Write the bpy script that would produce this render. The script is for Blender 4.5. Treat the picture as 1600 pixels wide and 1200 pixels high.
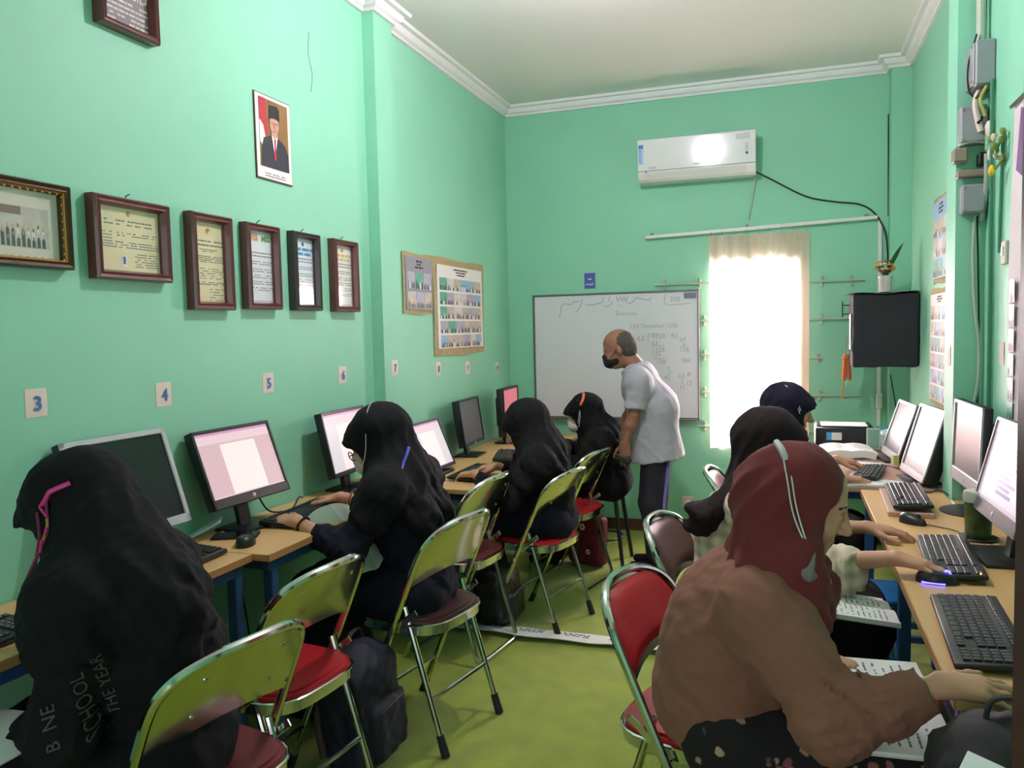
import bpy, bmesh, math, random
import numpy as np
from mathutils import Vector, Matrix
from mathutils.bvhtree import BVHTree

for _o in list(bpy.data.objects):
    bpy.data.objects.remove(_o)
scene = bpy.context.scene
COL = scene.collection
R = math.radians
random.seed(4)

# ---------------------------------------------------------------- camera
def camera():
    yaw, pitch, roll = R(19.005), R(3.768), R(-1.308)
    d = Vector((-math.sin(yaw)*math.cos(pitch), math.cos(yaw)*math.cos(pitch), -math.sin(pitch)))
    r = Vector((math.cos(yaw), math.sin(yaw), 0)); u = r.cross(d)
    c, s = math.cos(roll), math.sin(roll)
    r2 = c*r + s*u; u2 = -s*r + c*u
    cd = bpy.data.cameras.new('camera'); cd.sensor_width = 36; cd.lens = 1248.8/1600*36
    cd.clip_start = 0.05
    co = bpy.data.objects.new('camera', cd); COL.objects.link(co)
    m = Matrix((r2, u2, -d)).transposed().to_4x4(); m.translation = Vector((0, 0, 1.5))
    co.matrix_world = m
    scene.camera = co
camera()

# ---------------------------------------------------------------- light
scene.view_settings.view_transform = 'Standard'
scene.view_settings.look = 'None'
scene.view_settings.gamma = 1
scene.view_settings.use_curve_mapping = False
scene.view_settings.exposure = 0.28

world = bpy.data.worlds.new('world'); scene.world = world
world.use_nodes = True
world.node_tree.nodes['Background'].inputs[0].default_value = (0.86, 0.93, 1.0, 1)
world.node_tree.nodes['Background'].inputs[1].default_value = 1.6

def area(name, loc, target, sx, sy, power, color=(1, 1, 1)):
    l = bpy.data.lights.new(name, 'AREA'); l.shape = 'RECTANGLE'
    l.size = sx; l.size_y = sy; l.energy = power; l.color = color
    o = bpy.data.objects.new(name, l); COL.objects.link(o); o.location = loc
    o.rotation_euler = (Vector(target)-Vector(loc)).to_track_quat('-Z', 'Y').to_euler()
    return o
# daylight outside the window in the back wall, added front fill behind the camera
area('window_daylight', (-0.1, 6.75, 1.75), (-0.3, 5.0, 1.1), 1.5, 1.8, 760, (1.0, 0.91, 0.985))
area('front_fill', (-0.55, -1.75, 1.35), (-0.75, 2.0, 1.1), 1.5, 2.1, 9, (1.0, 0.90, 0.99))
LAMP_POWER = 66

# ---------------------------------------------------------------- materials
def lin(c):
    return tuple((x/255/12.92 if x/255 <= .04045 else ((x/255+.055)/1.055)**2.4) for x in c) + (1,)
MATS = {}
def mat(name, rgb, rough=.6, metal=0.0, var=None, bump=None, sheen=0, spec=.5, emit=None, coat=0):
    if name in MATS: return MATS[name]
    m = bpy.data.materials.new(name); m.use_nodes = True
    nt = m.node_tree; b = nt.nodes['Principled BSDF']
    b.inputs['Base Color'].default_value = lin(rgb)
    b.inputs['Roughness'].default_value = rough
    b.inputs['Metallic'].default_value = metal
    b.inputs['Specular IOR Level'].default_value = spec
    b.inputs['Sheen Weight'].default_value = sheen
    b.inputs['Coat Weight'].default_value = coat
    tc = None
    if var or bump:
        tc = nt.nodes.new('ShaderNodeTexCoord')
    if var:
        sc, amt = var[0], var[1]
        n = nt.nodes.new('ShaderNodeTexNoise'); n.inputs['Scale'].default_value = sc
        n.inputs['Detail'].default_value = 5
        nt.links.new(tc.outputs['Object'], n.inputs['Vector'])
        mp = nt.nodes.new('ShaderNodeMapRange')
        mp.inputs['From Min'].default_value = .3; mp.inputs['From Max'].default_value = .7
        mp.inputs['To Min'].default_value = 1-amt; mp.inputs['To Max'].default_value = 1+amt
        nt.links.new(n.outputs['Fac'], mp.inputs['Value'])
        mx = nt.nodes.new('ShaderNodeVectorMath'); mx.operation = 'SCALE'
        mx.inputs[0].default_value = lin(rgb)[:3]
        nt.links.new(mp.outputs['Result'], mx.inputs['Scale'])
        nt.links.new(mx.outputs['Vector'], b.inputs['Base Color'])
    if bump:
        n2 = nt.nodes.new('ShaderNodeTexNoise'); n2.inputs['Scale'].default_value = bump[0]
        n2.inputs['Detail'].default_value = 3
        nt.links.new(tc.outputs['Object'], n2.inputs['Vector'])
        bp = nt.nodes.new('ShaderNodeBump'); bp.inputs['Strength'].default_value = bump[1]
        bp.inputs['Distance'].default_value = bump[2] if len(bump) > 2 else .002
        nt.links.new(n2.outputs['Fac'], bp.inputs['Height'])
        nt.links.new(bp.outputs['Normal'], b.inputs['Normal'])
    if emit:
        b.inputs['Emission Color'].default_value = lin(rgb)
        b.inputs['Emission Strength'].default_value = emit
    MATS[name] = m
    return m

WALL = mat('mint_wall_paint', (143, 210, 179), .55, var=(1.3, .05), bump=(9, .12, .006), spec=.35)
CEIL = mat('ceiling_paint', (236, 234, 232), .8, var=(1.0, .03))
CORN = mat('cornice_plaster', (238, 236, 238), .6, var=(5, .03))
CARPET = mat('lime_carpet', (134, 150, 30), .95, var=(7, .16), bump=(260, .8, .004), sheen=.3)
BACKING = mat('carpet_backing', (205, 206, 196), .85, var=(20, .05))
BROWNSK = mat('skirting_brown', (98, 62, 52), .6)
WOODTOP = mat('desk_wood', (214, 172, 116), .45, var=(4, .05), bump=(60, .05))
WOODEDGE = mat('desk_wood_edge', (184, 134, 84), .5, var=(6, .06))
PINKTOP = mat('desk_rose_wood', (186, 146, 128), .4, var=(5, .05))
BLUEM = mat('blue_metal', (38, 82, 128), .45, spec=.5, var=(8, .06))
CHROME = mat('chrome', (214, 214, 208), .14, 1.0, bump=(14, .05, .003))
CHROMEP = mat('chrome_plate', (206, 206, 196), .17, 1.0, bump=(7, .14, .006))
RED = mat('red_vinyl', (176, 24, 36), .42, bump=(240, .15), var=(6, .06))
MAROON = mat('maroon_vinyl', (112, 40, 46), .42, bump=(240, .15), var=(6, .06))
BROWNV = mat('brown_vinyl', (86, 50, 50), .45, bump=(240, .15), var=(6, .06))
RUBBER = mat('black_rubber', (28, 28, 28), .8)
BLKPL = mat('black_plastic', (26, 27, 29), .38, spec=.5)
KEYPL = mat('key_plastic', (34, 36, 39), .42)
SILPL = mat('silver_plastic', (188, 188, 192), .35, metal=.2)
WHTPL = mat('white_plastic', (232, 232, 230), .3)
GREYPL = mat('grey_plastic', (150, 152, 154), .45)
SCROFF = mat('screen_off', (14, 15, 18), .18)
SCRGREY = mat('screen_off_pale', (88, 90, 94), .3)
FRAMEW = mat('frame_mahogany', (102, 52, 52), .32, var=(20, .12), coat=.3)
FRAMEB = mat('frame_dark_gold', (74, 52, 30), .35, metal=.3, var=(30, .2))
GOLD = mat('gold_trim', (190, 144, 70), .35, metal=.7)
PAPER = mat('paper_white', (236, 235, 232), .7)
PAPERG = mat('paper_greenish', (206, 220, 210), .7)
CREAM = mat('paper_cream', (232, 222, 178), .65)
INK = mat('ink_grey', (110, 108, 108), .8)
INKD = mat('ink_dark', (48, 46, 50), .8)
INKB = mat('ink_blue', (70, 120, 180), .8)
SKIN = mat('skin', (196, 146, 116), .5, var=(18, .05), bump=(300, .08), spec=.4)
SKIND = mat('skin_tan', (150, 104, 82), .5, var=(18, .06), bump=(300, .08), spec=.4)
BLACKF = mat('black_cloth', (15, 15, 18), .9, bump=(700, .25), var=(6, .1), spec=.25)
NAVYF = mat('navy_cloth', (18, 19, 34), .9, bump=(700, .25), var=(6, .1), spec=.25)
DENIM = mat('denim', (24, 31, 56), .9, bump=(500, .3), var=(10, .2), spec=.25)
MAROONF = mat('maroon_cloth', (110, 46, 46), .9, bump=(800, .25), spec=.25, sheen=.05, var=(7, .07))
BROWNF = mat('brown_cloth', (138, 92, 76), .9, bump=(600, .25), spec=.25, sheen=.05, var=(6, .06))
DKBROWNF = mat('dark_brown_cloth', (38, 26, 28), .92, bump=(700, .25), spec=.25, var=(6, .1))
DKNAVYF = mat('dark_navy_hood', (26, 23, 42), .9, bump=(700, .25), spec=.25)
SHIRTW = mat('pale_grey_shirt', (172, 170, 180), .8, bump=(500, .15), var=(5, .03))
TROUS = mat('dark_trousers', (28, 26, 38), .85, bump=(500, .2), var=(7, .1))
PURPLE = mat('purple_stripe', (120, 104, 190), .7)
MASKW = mat('mask_white', (222, 222, 218), .85, bump=(400, .15))
MASKG = mat('mask_pale_green', (178, 184, 164), .85, bump=(400, .15))
MASKB = mat('mask_black', (24, 24, 26), .8)
CORDW = mat('ear_cord_white', (214, 214, 214), .7)
DKWOOD = mat('dark_brown_wood', (56, 30, 26), .45, var=(9, .15), coat=.2)
CABLE = mat('black_cable', (28, 30, 30), .5)
CABLEG = mat('grey_cable', (176, 186, 168), .5)
HAIR = mat('grey_hair', (72, 64, 60), .8, bump=(200, .6), var=(60, .25))
BLUEP = mat('bright_blue_plastic', (40, 120, 190), .4)
CARDW = mat('number_card', (232, 214, 202), .7)

# ---------------------------------------------------------------- mesh helpers
def link(o, parent=None):
    COL.objects.link(o)
    if parent is not None: o.parent = parent
    return o
def tag(o, label=None, cat=None, group=None, kind=None):
    if label: o['label'] = label
    if cat: o['category'] = cat
    if group: o['group'] = group
    if kind: o['kind'] = kind
    return o
def thing(name, label, cat, loc=(0, 0, 0), rz=0, group=None, rot=None):
    o = bpy.data.objects.new(name, None); o.empty_display_size = .1
    link(o); o.location = loc; o.rotation_euler = rot if rot else (0, 0, rz)
    return tag(o, label, cat, group)

_rb = {}
def rbox_data(s, bev, seg):
    k = (tuple(round(x, 5) for x in s), round(bev, 5), seg)
    if k not in _rb:
        bm = bmesh.new(); bmesh.ops.create_cube(bm, size=1)
        for v in bm.verts: v.co = Vector((v.co.x*s[0], v.co.y*s[1], v.co.z*s[2]))
        if bev > 0:
            bmesh.ops.bevel(bm, geom=list(bm.edges), offset=min(bev, min(s)*.49), segments=seg, affect='EDGES', profile=.5)
        bm.verts.index_update()
        _rb[k] = ([v.co.copy() for v in bm.verts], [[v.index for v in f.verts] for f in bm.faces]); bm.free()
    return _rb[k]
def rotz(a): return Matrix.Rotation(a, 3, 'Z')
def rotx(a): return Matrix.Rotation(a, 3, 'X')
def roty(a): return Matrix.Rotation(a, 3, 'Y')
def smoothpath(pts, n=6):
    P = [Vector(p) for p in pts]
    if len(P) < 3: return P
    Q = [P[0]*2-P[1]] + P + [P[-1]*2-P[-2]]; out = []
    for i in range(1, len(Q)-2):
        a, b, c, d = Q[i-1:i+3]
        for j in range(n):
            t = j/n
            out.append(.5*((2*b)+(c-a)*t+(2*a-5*b+4*c-d)*t*t+(3*b-a-3*c+d)*t**3))
    out.append(P[-1]); return out
class MB:
    def __init__(s): s.V = []; s.F = []; s.M = []
    def add(s, V, F, mi=0):
        o = len(s.V); s.V += [Vector(v) for v in V]
        for f in F: s.F.append([i+o for i in f]); s.M.append(mi)
        return s
    def box(s, c, size, Rm=None, mi=0, bev=0, seg=1):
        V, F = rbox_data(size, bev, seg); c = Vector(c)
        return s.add([(Rm @ v if Rm else v)+c for v in V], F, mi)
    def quad(s, pts, mi=0): return s.add(pts, [list(range(len(pts)))], mi)
    def tube(s, pts, r, n=8, mi=0, closed=False, flat=None):
        P = [Vector(p) for p in pts]; N = len(P)
        rr = r if isinstance(r, (list, tuple)) else [r]*N
        T = []
        for i in range(N):
            a = P[i-1] if (i > 0 or closed) else P[i]; b = P[(i+1) % N] if (i < N-1 or closed) else P[i]
            t = (b-a); T.append(t.normalized() if t.length > 1e-9 else Vector((0, 0, 1)))
        up = Vector((0, 0, 1)) if abs(T[0].z) < .9 else Vector((1, 0, 0))
        nrm = (up-T[0]*up.dot(T[0])).normalized(); V = []; F = []
        for i in range(N):
            nrm = (nrm-T[i]*nrm.dot(T[i]))
            nrm = nrm.normalized() if nrm.length > 1e-6 else T[i].orthogonal().normalized()
            bn = T[i].cross(nrm)
            for k in range(n):
                a = 2*math.pi*k/n
                V.append(P[i]+nrm*math.cos(a)*rr[i]+bn*math.sin(a)*rr[i]*(flat or 1))
        for i in range(N if closed else N-1):
            j = (i+1) % N
            for k in range(n):
                F.append([i*n+k, i*n+(k+1) % n, j*n+(k+1) % n, j*n+k])
        if not closed:
            F.append(list(range(n))[::-1]); F.append([(N-1)*n+k for k in range(n)])
        return s.add(V, F, mi)
    def lathe(s, prof, n=20, c=(0, 0, 0), Rm=None, mi=0, sy=1):
        c = Vector(c); V = []; F = []; N = len(prof)
        for r, z in prof:
            for k in range(n):
                a = 2*math.pi*k/n; v = Vector((r*math.cos(a), r*math.sin(a)*sy, z)); V.append((Rm @ v if Rm else v)+c)
        for i in range(N-1):
            for k in range(n): F.append([i*n+k, i*n+(k+1) % n, (i+1)*n+(k+1) % n, (i+1)*n+k])
        F.append(list(range(n))[::-1]); F.append([(N-1)*n+k for k in range(n)])
        return s.add(V, F, mi)
    def ell(s, c, r, n=12, m=8, Rm=None, mi=0):
        c = Vector(c); V = []; F = []
        for i in range(m+1):
            th = math.pi*i/m
            for k in range(n):
                a = 2*math.pi*k/n
                v = Vector((r[0]*math.sin(th)*math.cos(a), r[1]*math.sin(th)*math.sin(a), r[2]*math.cos(th)))
                V.append((Rm @ v if Rm else v)+c)
        for i in range(m):
            for k in range(n): F.append([i*n+k, (i+1)*n+k, (i+1)*n+(k+1) % n, i*n+(k+1) % n])
        return s.add(V, F, mi)
    def sheet(s, fn, nu, nv, th=0, mi=0):
        """fn(u,v)->point; closed shell of thickness th"""
        P = [[Vector(fn(i/nu, j/nv)) for j in range(nv+1)] for i in range(nu+1)]
        W = nv+1; V = []; F = []
        for i in range(nu+1):
            for j in range(nv+1): V.append(P[i][j])
        if th:
            B = []
            for i in range(nu+1):
                for j in range(nv+1):
                    du = P[min(i+1, nu)][j]-P[max(i-1, 0)][j]; dv = P[i][min(j+1, nv)]-P[i][max(j-1, 0)]
                    B.append(P[i][j]-du.cross(dv).normalized()*th)
            V += B
        o = (nu+1)*W
        for i in range(nu):
            for j in range(nv):
                q = [i*W+j, (i+1)*W+j, (i+1)*W+j+1, i*W+j+1]; F.append(q)
                if th: F.append([x+o for x in q[::-1]])
        if th:
            for i in range(nu):
                F.append([i*W, i*W+o, (i+1)*W+o, (i+1)*W]); F.append([i*W+nv, (i+1)*W+nv, (i+1)*W+nv+o, i*W+nv+o])
            for j in range(nv):
                F.append([j, j+1, j+1+o, j+o]); F.append([nu*W+j, nu*W+j+o, nu*W+j+1+o, nu*W+j+1])
        return s.add(V, F, mi)
    def prism(s, outline, h0, h1, mi=0, Rm=None, c=(0, 0, 0)):
        """outline in xy, extruded z h0..h1"""
        n = len(outline); c = Vector(c)
        V = [Vector((x, y, h0)) for x, y in outline]+[Vector((x, y, h1)) for x, y in outline]
        V = [(Rm @ v if Rm else v)+c for v in V]
        F = [list(range(n))[::-1], list(range(n, 2*n))]+[[i, (i+1) % n, n+(i+1) % n, n+i] for i in range(n)]
        return s.add(V, F, mi)
    def mesh(s, name, mats, smooth=True, angle=35):
        me = bpy.data.meshes.new(name); me.from_pydata([tuple(v) for v in s.V], [], s.F)
        for m in (mats if isinstance(mats, (list, tuple)) else [mats]): me.materials.append(m)
        if any(s.M): me.polygons.foreach_set('material_index', s.M)
        if smooth:
            me.polygons.foreach_set('use_smooth', [True]*len(me.polygons)); me.set_sharp_from_angle(angle=R(angle))
        me.update(); return me
    def build(s, name, mats, parent=None, loc=(0, 0, 0), rz=0, rot=None, smooth=True, angle=35):
        o = bpy.data.objects.new(name, s.mesh(name, mats, smooth, angle)); link(o, parent)
        o.location = loc; o.rotation_euler = rot if rot else (0, 0, rz)
        return o
def struct(o): o['kind'] = 'structure'; return o
def text_mesh(body, size, m, name, parent, loc, rot=(math.pi/2, 0, 0), align='CENTER', ext=.0004, bold=0, sx=1):
    cu = bpy.data.curves.new('txt', 'FONT'); cu.body = body; cu.size = size; cu.align_x = align; cu.align_y = 'CENTER'
    cu.extrude = ext; cu.resolution_u = 2; cu.offset = bold
    t = bpy.data.objects.new('txt', cu); COL.objects.link(t)
    dg = bpy.context.evaluated_depsgraph_get()
    me = bpy.data.meshes.new_from_object(t.evaluated_get(dg)); bpy.data.objects.remove(t); bpy.data.curves.remove(cu)
    me.materials.clear(); me.materials.append(m)
    o = bpy.data.objects.new(name, me); link(o, parent); o.location = loc; o.rotation_euler = rot; o.scale = (sx, 1, 1)
    return o
def copy_tree(o, parent=None):
    c = o.copy(); COL.objects.link(c)
    if parent is not None: c.parent = parent
    for ch in o.children: copy_tree(ch, c)
    return c
def cable(name, pts, r, m, label, parent=None, n=6, cat='cable'):
    o = MB().tube(smoothpath(pts, 6), r, n).build(name, m, parent)
    if parent is None: tag(o, label, cat)
    return o
# ---------------------------------------------------------------- signed-distance modelling of soft shapes
def npv(v): return np.array(tuple(v), np.float32)
class SDF:
    def __init__(s): s.ops = []
    def cone(s, a, b, ra, rb, k=.03, flat=None, sub=False, rip=None, cap=False):
        """rounded cone from a to b; flat=(axis, factor) squeezes it along axis; rip=(n, amp) rings"""
        a, b = npv(a), npv(b); rm = max(ra, rb)*1.25+.01
        def f(P):
            ba = b-a; L2 = float(ba @ ba)+1e-12; pa = P-a
            t0 = (pa @ ba)/L2; t = np.clip(t0, 0, 1)
            q = pa-t[..., None]*ba
            if flat is not None:
                ax = npv(flat[0]); q = q+((flat[1]-1)*(q @ ax))[..., None]*ax
            rr = ra+t*(rb-ra)
            if rip is not None: rr = rr*(1+rip[1]*np.sin(t*rip[0]+3*np.sin(9*q[..., 2]+7*q[..., 1])))
            d = np.sqrt((q*q).sum(-1))-rr
            if cap:
                L = math.sqrt(L2); d = np.maximum(d, np.maximum(-t0, t0-1)*L)
            return d/(flat[1]**.5 if flat and flat[1] > 1 else 1)
        s.ops.append((f, np.minimum(a, b)-rm, np.maximum(a, b)+rm, k, sub)); return s
    def ell(s, c, r, ax=None, k=.03, sub=False):
        c = npv(c); r = np.array(r, np.float32); A = np.array(ax, np.float32) if ax is not None else np.eye(3, dtype=np.float32)
        rm = float(r.max())+.01
        def f(P):
            q = (P-c) @ A.T
            k0 = np.sqrt(((q/r)**2).sum(-1)); k1 = np.sqrt(((q/(r*r))**2).sum(-1))+1e-9
            return k0*(k0-1)/k1
        s.ops.append((f, c-rm, c+rm, k, sub)); return s
    def box(s, c, h, ax=None, rnd=.01, k=.02, sub=False):
        c = npv(c); h = np.array(h, np.float32)-rnd; A = np.array(ax, np.float32) if ax is not None else np.eye(3, dtype=np.float32)
        rm = float(np.linalg.norm(h))+rnd+.01
        def f(P):
            q = np.abs((P-c) @ A.T)-h
            return np.sqrt((np.maximum(q, 0)**2).sum(-1))+np.minimum(q.max(-1), 0)-rnd
        s.ops.append((f, c-rm, c+rm, k, sub)); return s
    def fn(s, f, lo, hi, k=.02, sub=False):
        s.ops.append((f, npv(lo), npv(hi), k, sub)); return s
    def grid(s, vox):
        pos = [o for o in s.ops if not o[4]]
        lo = np.min([o[1] for o in pos], 0)-3*vox-.012; hi = np.max([o[2] for o in pos], 0)+3*vox+.012
        n = np.ceil((hi-lo)/vox).astype(int)+1
        return lo, n
    def mesh(s, vox, noise=None):
        lo, n = s.grid(vox)
        ax = [lo[i]+vox*np.arange(n[i], dtype=np.float32) for i in range(3)]
        D = np.full(n, .5, np.float32)
        for f, bl, bh, k, sub in s.ops:
            m = k+.03
            i0 = np.clip(np.floor((bl-m-lo)/vox).astype(int), 0, n); i1 = np.clip(np.ceil((bh+m-lo)/vox).astype(int)+1, 0, n)
            if (i1 <= i0).any(): continue
            sl = tuple(slice(a, b) for a, b in zip(i0, i1))
            P = np.stack(np.meshgrid(*[ax[i][sl[i]] for i in range(3)], indexing='ij'), -1).astype(np.float32)
            d = f(P).astype(np.float32); a = D[sl]
            if sub:
                d = -d; h = np.maximum(k-np.abs(a-d), 0)/k; D[sl] = np.maximum(a, d)+h*h*k*.25
            else:
                h = np.maximum(k-np.abs(a-d), 0)/k; D[sl] = np.minimum(a, d)-h*h*k*.25
        if noise is not None:
            near = np.argwhere(np.abs(D) < .06)
            P = lo+vox*near.astype(np.float32)
            D[near[:, 0], near[:, 1], near[:, 2]] += noise(P).astype(np.float32)
        return nets(D, lo, vox)
def nets(D, lo, vox):
    S = D < 0; n = D.shape
    c = np.zeros(tuple(x-1 for x in n), np.int8)
    for dx in (0, 1):
        for dy in (0, 1):
            for dz in (0, 1): c += S[dx:n[0]-1+dx, dy:n[1]-1+dy, dz:n[2]-1+dz]
    idx = np.argwhere((c > 0) & (c < 8))
    if len(idx) == 0: return np.zeros((0, 3)), np.zeros((0, 4), int)
    acc = np.zeros((len(idx), 3), np.float32); cnt = np.zeros(len(idx), np.float32)
    cor = [(x, y, z) for x in (0, 1) for y in (0, 1) for z in (0, 1)]
    val = {q: D[idx[:, 0]+q[0], idx[:, 1]+q[1], idx[:, 2]+q[2]] for q in cor}
    for q in cor:
        for a in range(3):
            if q[a] == 0:
                w = list(q); w[a] = 1; w = tuple(w); va, vb = val[q], val[w]
                x = (va < 0) != (vb < 0); t = np.where(x, va/np.where(x, va-vb, 1), 0)
                p = np.array(q, np.float32)[None, :].repeat(len(idx), 0); p[:, a] += t
                acc += p*x[:, None]; cnt += x
    V = lo+vox*(idx+acc/cnt[:, None])
    vid = np.full(c.shape, -1, np.int32); vid[idx[:, 0], idx[:, 1], idx[:, 2]] = np.arange(len(idx))
    Fs = []
    for a in range(3):
        b, d = (a+1) % 3, (a+2) % 3
        s0 = [slice(None)]*3; s1 = [slice(None)]*3; s0[a] = slice(0, n[a]-1); s1[a] = slice(1, n[a])
        e = np.argwhere(S[tuple(s0)] != S[tuple(s1)])
        e = e[(e[:, b] > 0) & (e[:, d] > 0) & (e[:, b] < n[b]-1) & (e[:, d] < n[d]-1)]
        if len(e) == 0: continue
        def cell(db, dd):
            q = e.copy(); q[:, b] -= db; q[:, d] -= dd
            return vid[q[:, 0], q[:, 1], q[:, 2]]
        Q = np.stack([cell(1, 1), cell(0, 1), cell(0, 0), cell(1, 0)], 1)
        ins = S[e[:, 0], e[:, 1], e[:, 2]]
        Q[~ins] = Q[~ins][:, ::-1]
        Fs.append(Q)
    return V, np.concatenate(Fs)
def soft_object(name, VF, m, parent, origin=(0, 0, 0), mfun=None):
    """one mesh object from a list of (V, F)"""
    if not isinstance(VF, list): VF = [VF]
    Vs = []; Fs = []; o = 0
    for V, F in VF:
        Vs.append(V); Fs.append(F+o); o += len(V)
    V = np.concatenate(Vs); F = np.concatenate(Fs); org = np.array(tuple(origin), np.float32)
    me = bpy.data.meshes.new(name)
    me.vertices.add(len(V)); me.vertices.foreach_set('co', (V-org).astype(np.float32).ravel())
    me.loops.add(F.size); me.loops.foreach_set('vertex_index', F.astype(np.int32).ravel())
    me.polygons.add(len(F)); me.polygons.foreach_set('loop_start', np.arange(0, F.size, 4, dtype=np.int32))
    me.polygons.foreach_set('loop_total', np.full(len(F), 4, np.int32))
    me.polygons.foreach_set('use_smooth', np.ones(len(F), bool))
    for x in (m if isinstance(m, (list, tuple)) else [m]): me.materials.append(x)
    if mfun is not None:
        me.polygons.foreach_set('material_index', mfun(V[F].mean(1)).astype(np.int32))
    me.update(calc_edges=True); me.validate()
    ob = bpy.data.objects.new(name, me); link(ob, parent)
    return ob
def folds(seed, freq=22, amp=.006, stretch=(1, 1, .4), bias=0):
    """creased cloth relief: long soft waves with sharper ridges riding on them"""
    rng = np.random.RandomState(seed)
    K = [(rng.normal(size=3)*np.array(stretch)*freq*f, rng.rand()*6.28, w) for f, w in ((.7, .55), (1.0, .5), (1.4, .5), (2.0, .35), (2.8, .22))]
    def f(P):
        o = 0
        for i, (kv, ph, w) in enumerate(K):
            kv = kv.astype(np.float32)
            a = P @ kv*.5+ph+1.1*np.sin(P @ (kv[[1, 2, 0]]*.55)+ph*2)+.6*np.sin(P @ (kv[[2, 0, 1]]*.9)+ph)
            o = o+w*((np.abs(np.sin(a))*1.8-1.1) if i else np.sin(a))
        return amp*(o+bias)
    return f
def nz(v): return Vector(v).normalized()
def hand(sd, wrist, fdir, nrm, side, curl=(.35, .5, .35), scale=1.0, thumb=(.62, .75, -.25), spread=.05):
    """five separate fingers; nrm = back of the hand; side +1 right hand, -1 left hand"""
    x = nz(fdir); n = Vector(nrm); n = (n-x*n.dot(x)).normalized(); t = n.cross(x)*side; s = scale; w = Vector(wrist)
    offs = (.029, .010, -.009, -.027); kl = (.084, .088, .083, .074)
    ln = ((.040, .025, .021), (.045, .028, .022), (.041, .026, .021), (.032, .020, .019))
    for i in range(4):
        kn = w+x*kl[i]*s+t*offs[i]*s-n*(.004 if i in (0, 3) else 0)*s
        sd.cone(w+t*offs[i]*.55*s+x*.008, kn, .0165*s, .0118*s, .014)
    for i in range(4):
        p = w+x*kl[i]*s+t*offs[i]*s-n*(.004 if i in (0, 3) else 0)*s
        d = (x+t*spread*(1.5-i)).normalized(); rad = (.0092, .0094, .0088, .0078)[i]
        for j in range(3):
            a = curl[j]*(1+.08*i); ca, sa = math.cos(a), math.sin(a); up = (n-d*n.dot(d)).normalized()
            d = (d*ca-up*sa).normalized(); q = p+d*ln[i][j]*s
            sd.cone(p, q, rad*s*(1-.07*j), rad*s*(1-.07*(j+1)), .005)
            p = q
    p = w+x*.024*s+t*.020*s-n*.004*s; d = (x*thumb[0]+t*thumb[1]+n*thumb[2]).normalized()
    for j, L in enumerate((.044, .032, .026)):
        q = p+d*L*s; sd.cone(p, q, (.0155, .0115, .0102)[j]*s, (.0118, .0104, .0085)[j]*s, .010 if j == 0 else .005)
        p = q; d = (d+x*.35-t*.12).normalized()
    return sd
def head_sdf(sd, c, F, U, s=1.0, ears=True):
    """head with brow, eye sockets, nose, lips, chin; F forward, U up"""
    F = nz(F); U = Vector(U); U = (U-F*U.dot(F)).normalized(); L = U.cross(F); ax = [tuple(F), tuple(L), tuple(U)]
    c = Vector(c); g = lambda f, l, u: c+F*f*s+L*l*s+U*u*s
    sd.ell(g(-.012, 0, .035), (.098*s, .076*s, .088*s), ax, .03)
    sd.ell(g(.022, 0, -.035), (.068*s, .060*s, .080*s), ax, .03)
    sd.cone(g(.062, -.022, -.085), g(.062, .022, -.085), .022*s, .022*s, .03)       # chin
    sd.cone(g(.076, -.035, .022), g(.076, .035, .022), .013*s, .013*s, .02)         # brow
    for q in (-1, 1):
        sd.ell(g(.092, .032*q, .003), (.014*s, .019*s, .011*s), ax, .012, sub=True)
        sd.ell(g(.079, .032*q, .001), (.0125*s, .0135*s, .0125*s), ax, .004)        # eyelids
        sd.ell(g(.058, .040*q, -.030), (.030*s, .024*s, .026*s), ax, .02)           # cheeks
        if ears: sd.ell(g(-.005, .079*q, -.008), (.018*s, .008*s, .031*s), ax, .008)
    sd.cone(g(.088, 0, .012), g(.111, 0, -.027), .008*s, .0125*s, .012)             # nose
    for q in (-1, 1): sd.ell(g(.099, .012*q, -.031), (.011*s, .008*s, .008*s), ax, .006)
    sd.cone(g(.088, -.018, -.056), g(.088, .018, -.056), .0062*s, .0062*s, .006)    # lips
    sd.cone(g(.085, -.015, -.067), g(.085, .015, -.067), .0072*s, .0072*s, .006)
    return ax, g
def eyes(parent, c, F, U, org, s=1.0, brows=True):
    F = nz(F); U = Vector(U); U = (U-F*U.dot(F)).normalized(); L = U.cross(F); c = Vector(c)-Vector(org)
    Rm = Matrix((F, L, U)).transposed()
    for q in (-1, 1):
        e = MB().ell(c+F*.0815*s+L*.032*q*s+U*.001*s, (.0105*s, .0115*s, .0055*s), 10, 8, Rm).build('eye', MASKW, parent)
        MB().ell(c+F*.0895*s+L*.032*q*s+U*.0005*s, (.0032*s, .005*s, .005*s), 10, 6, Rm).build('iris', INKD, e)
        if brows:
            MB().tube(smoothpath([c+F*.087*s+L*.014*q*s+U*.026*s, c+F*.086*s+L*.034*q*s+U*.031*s, c+F*.074*s+L*.052*q*s+U*.025*s], 3), .0032*s, 6).build('eyebrow', INKD, parent)
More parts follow.
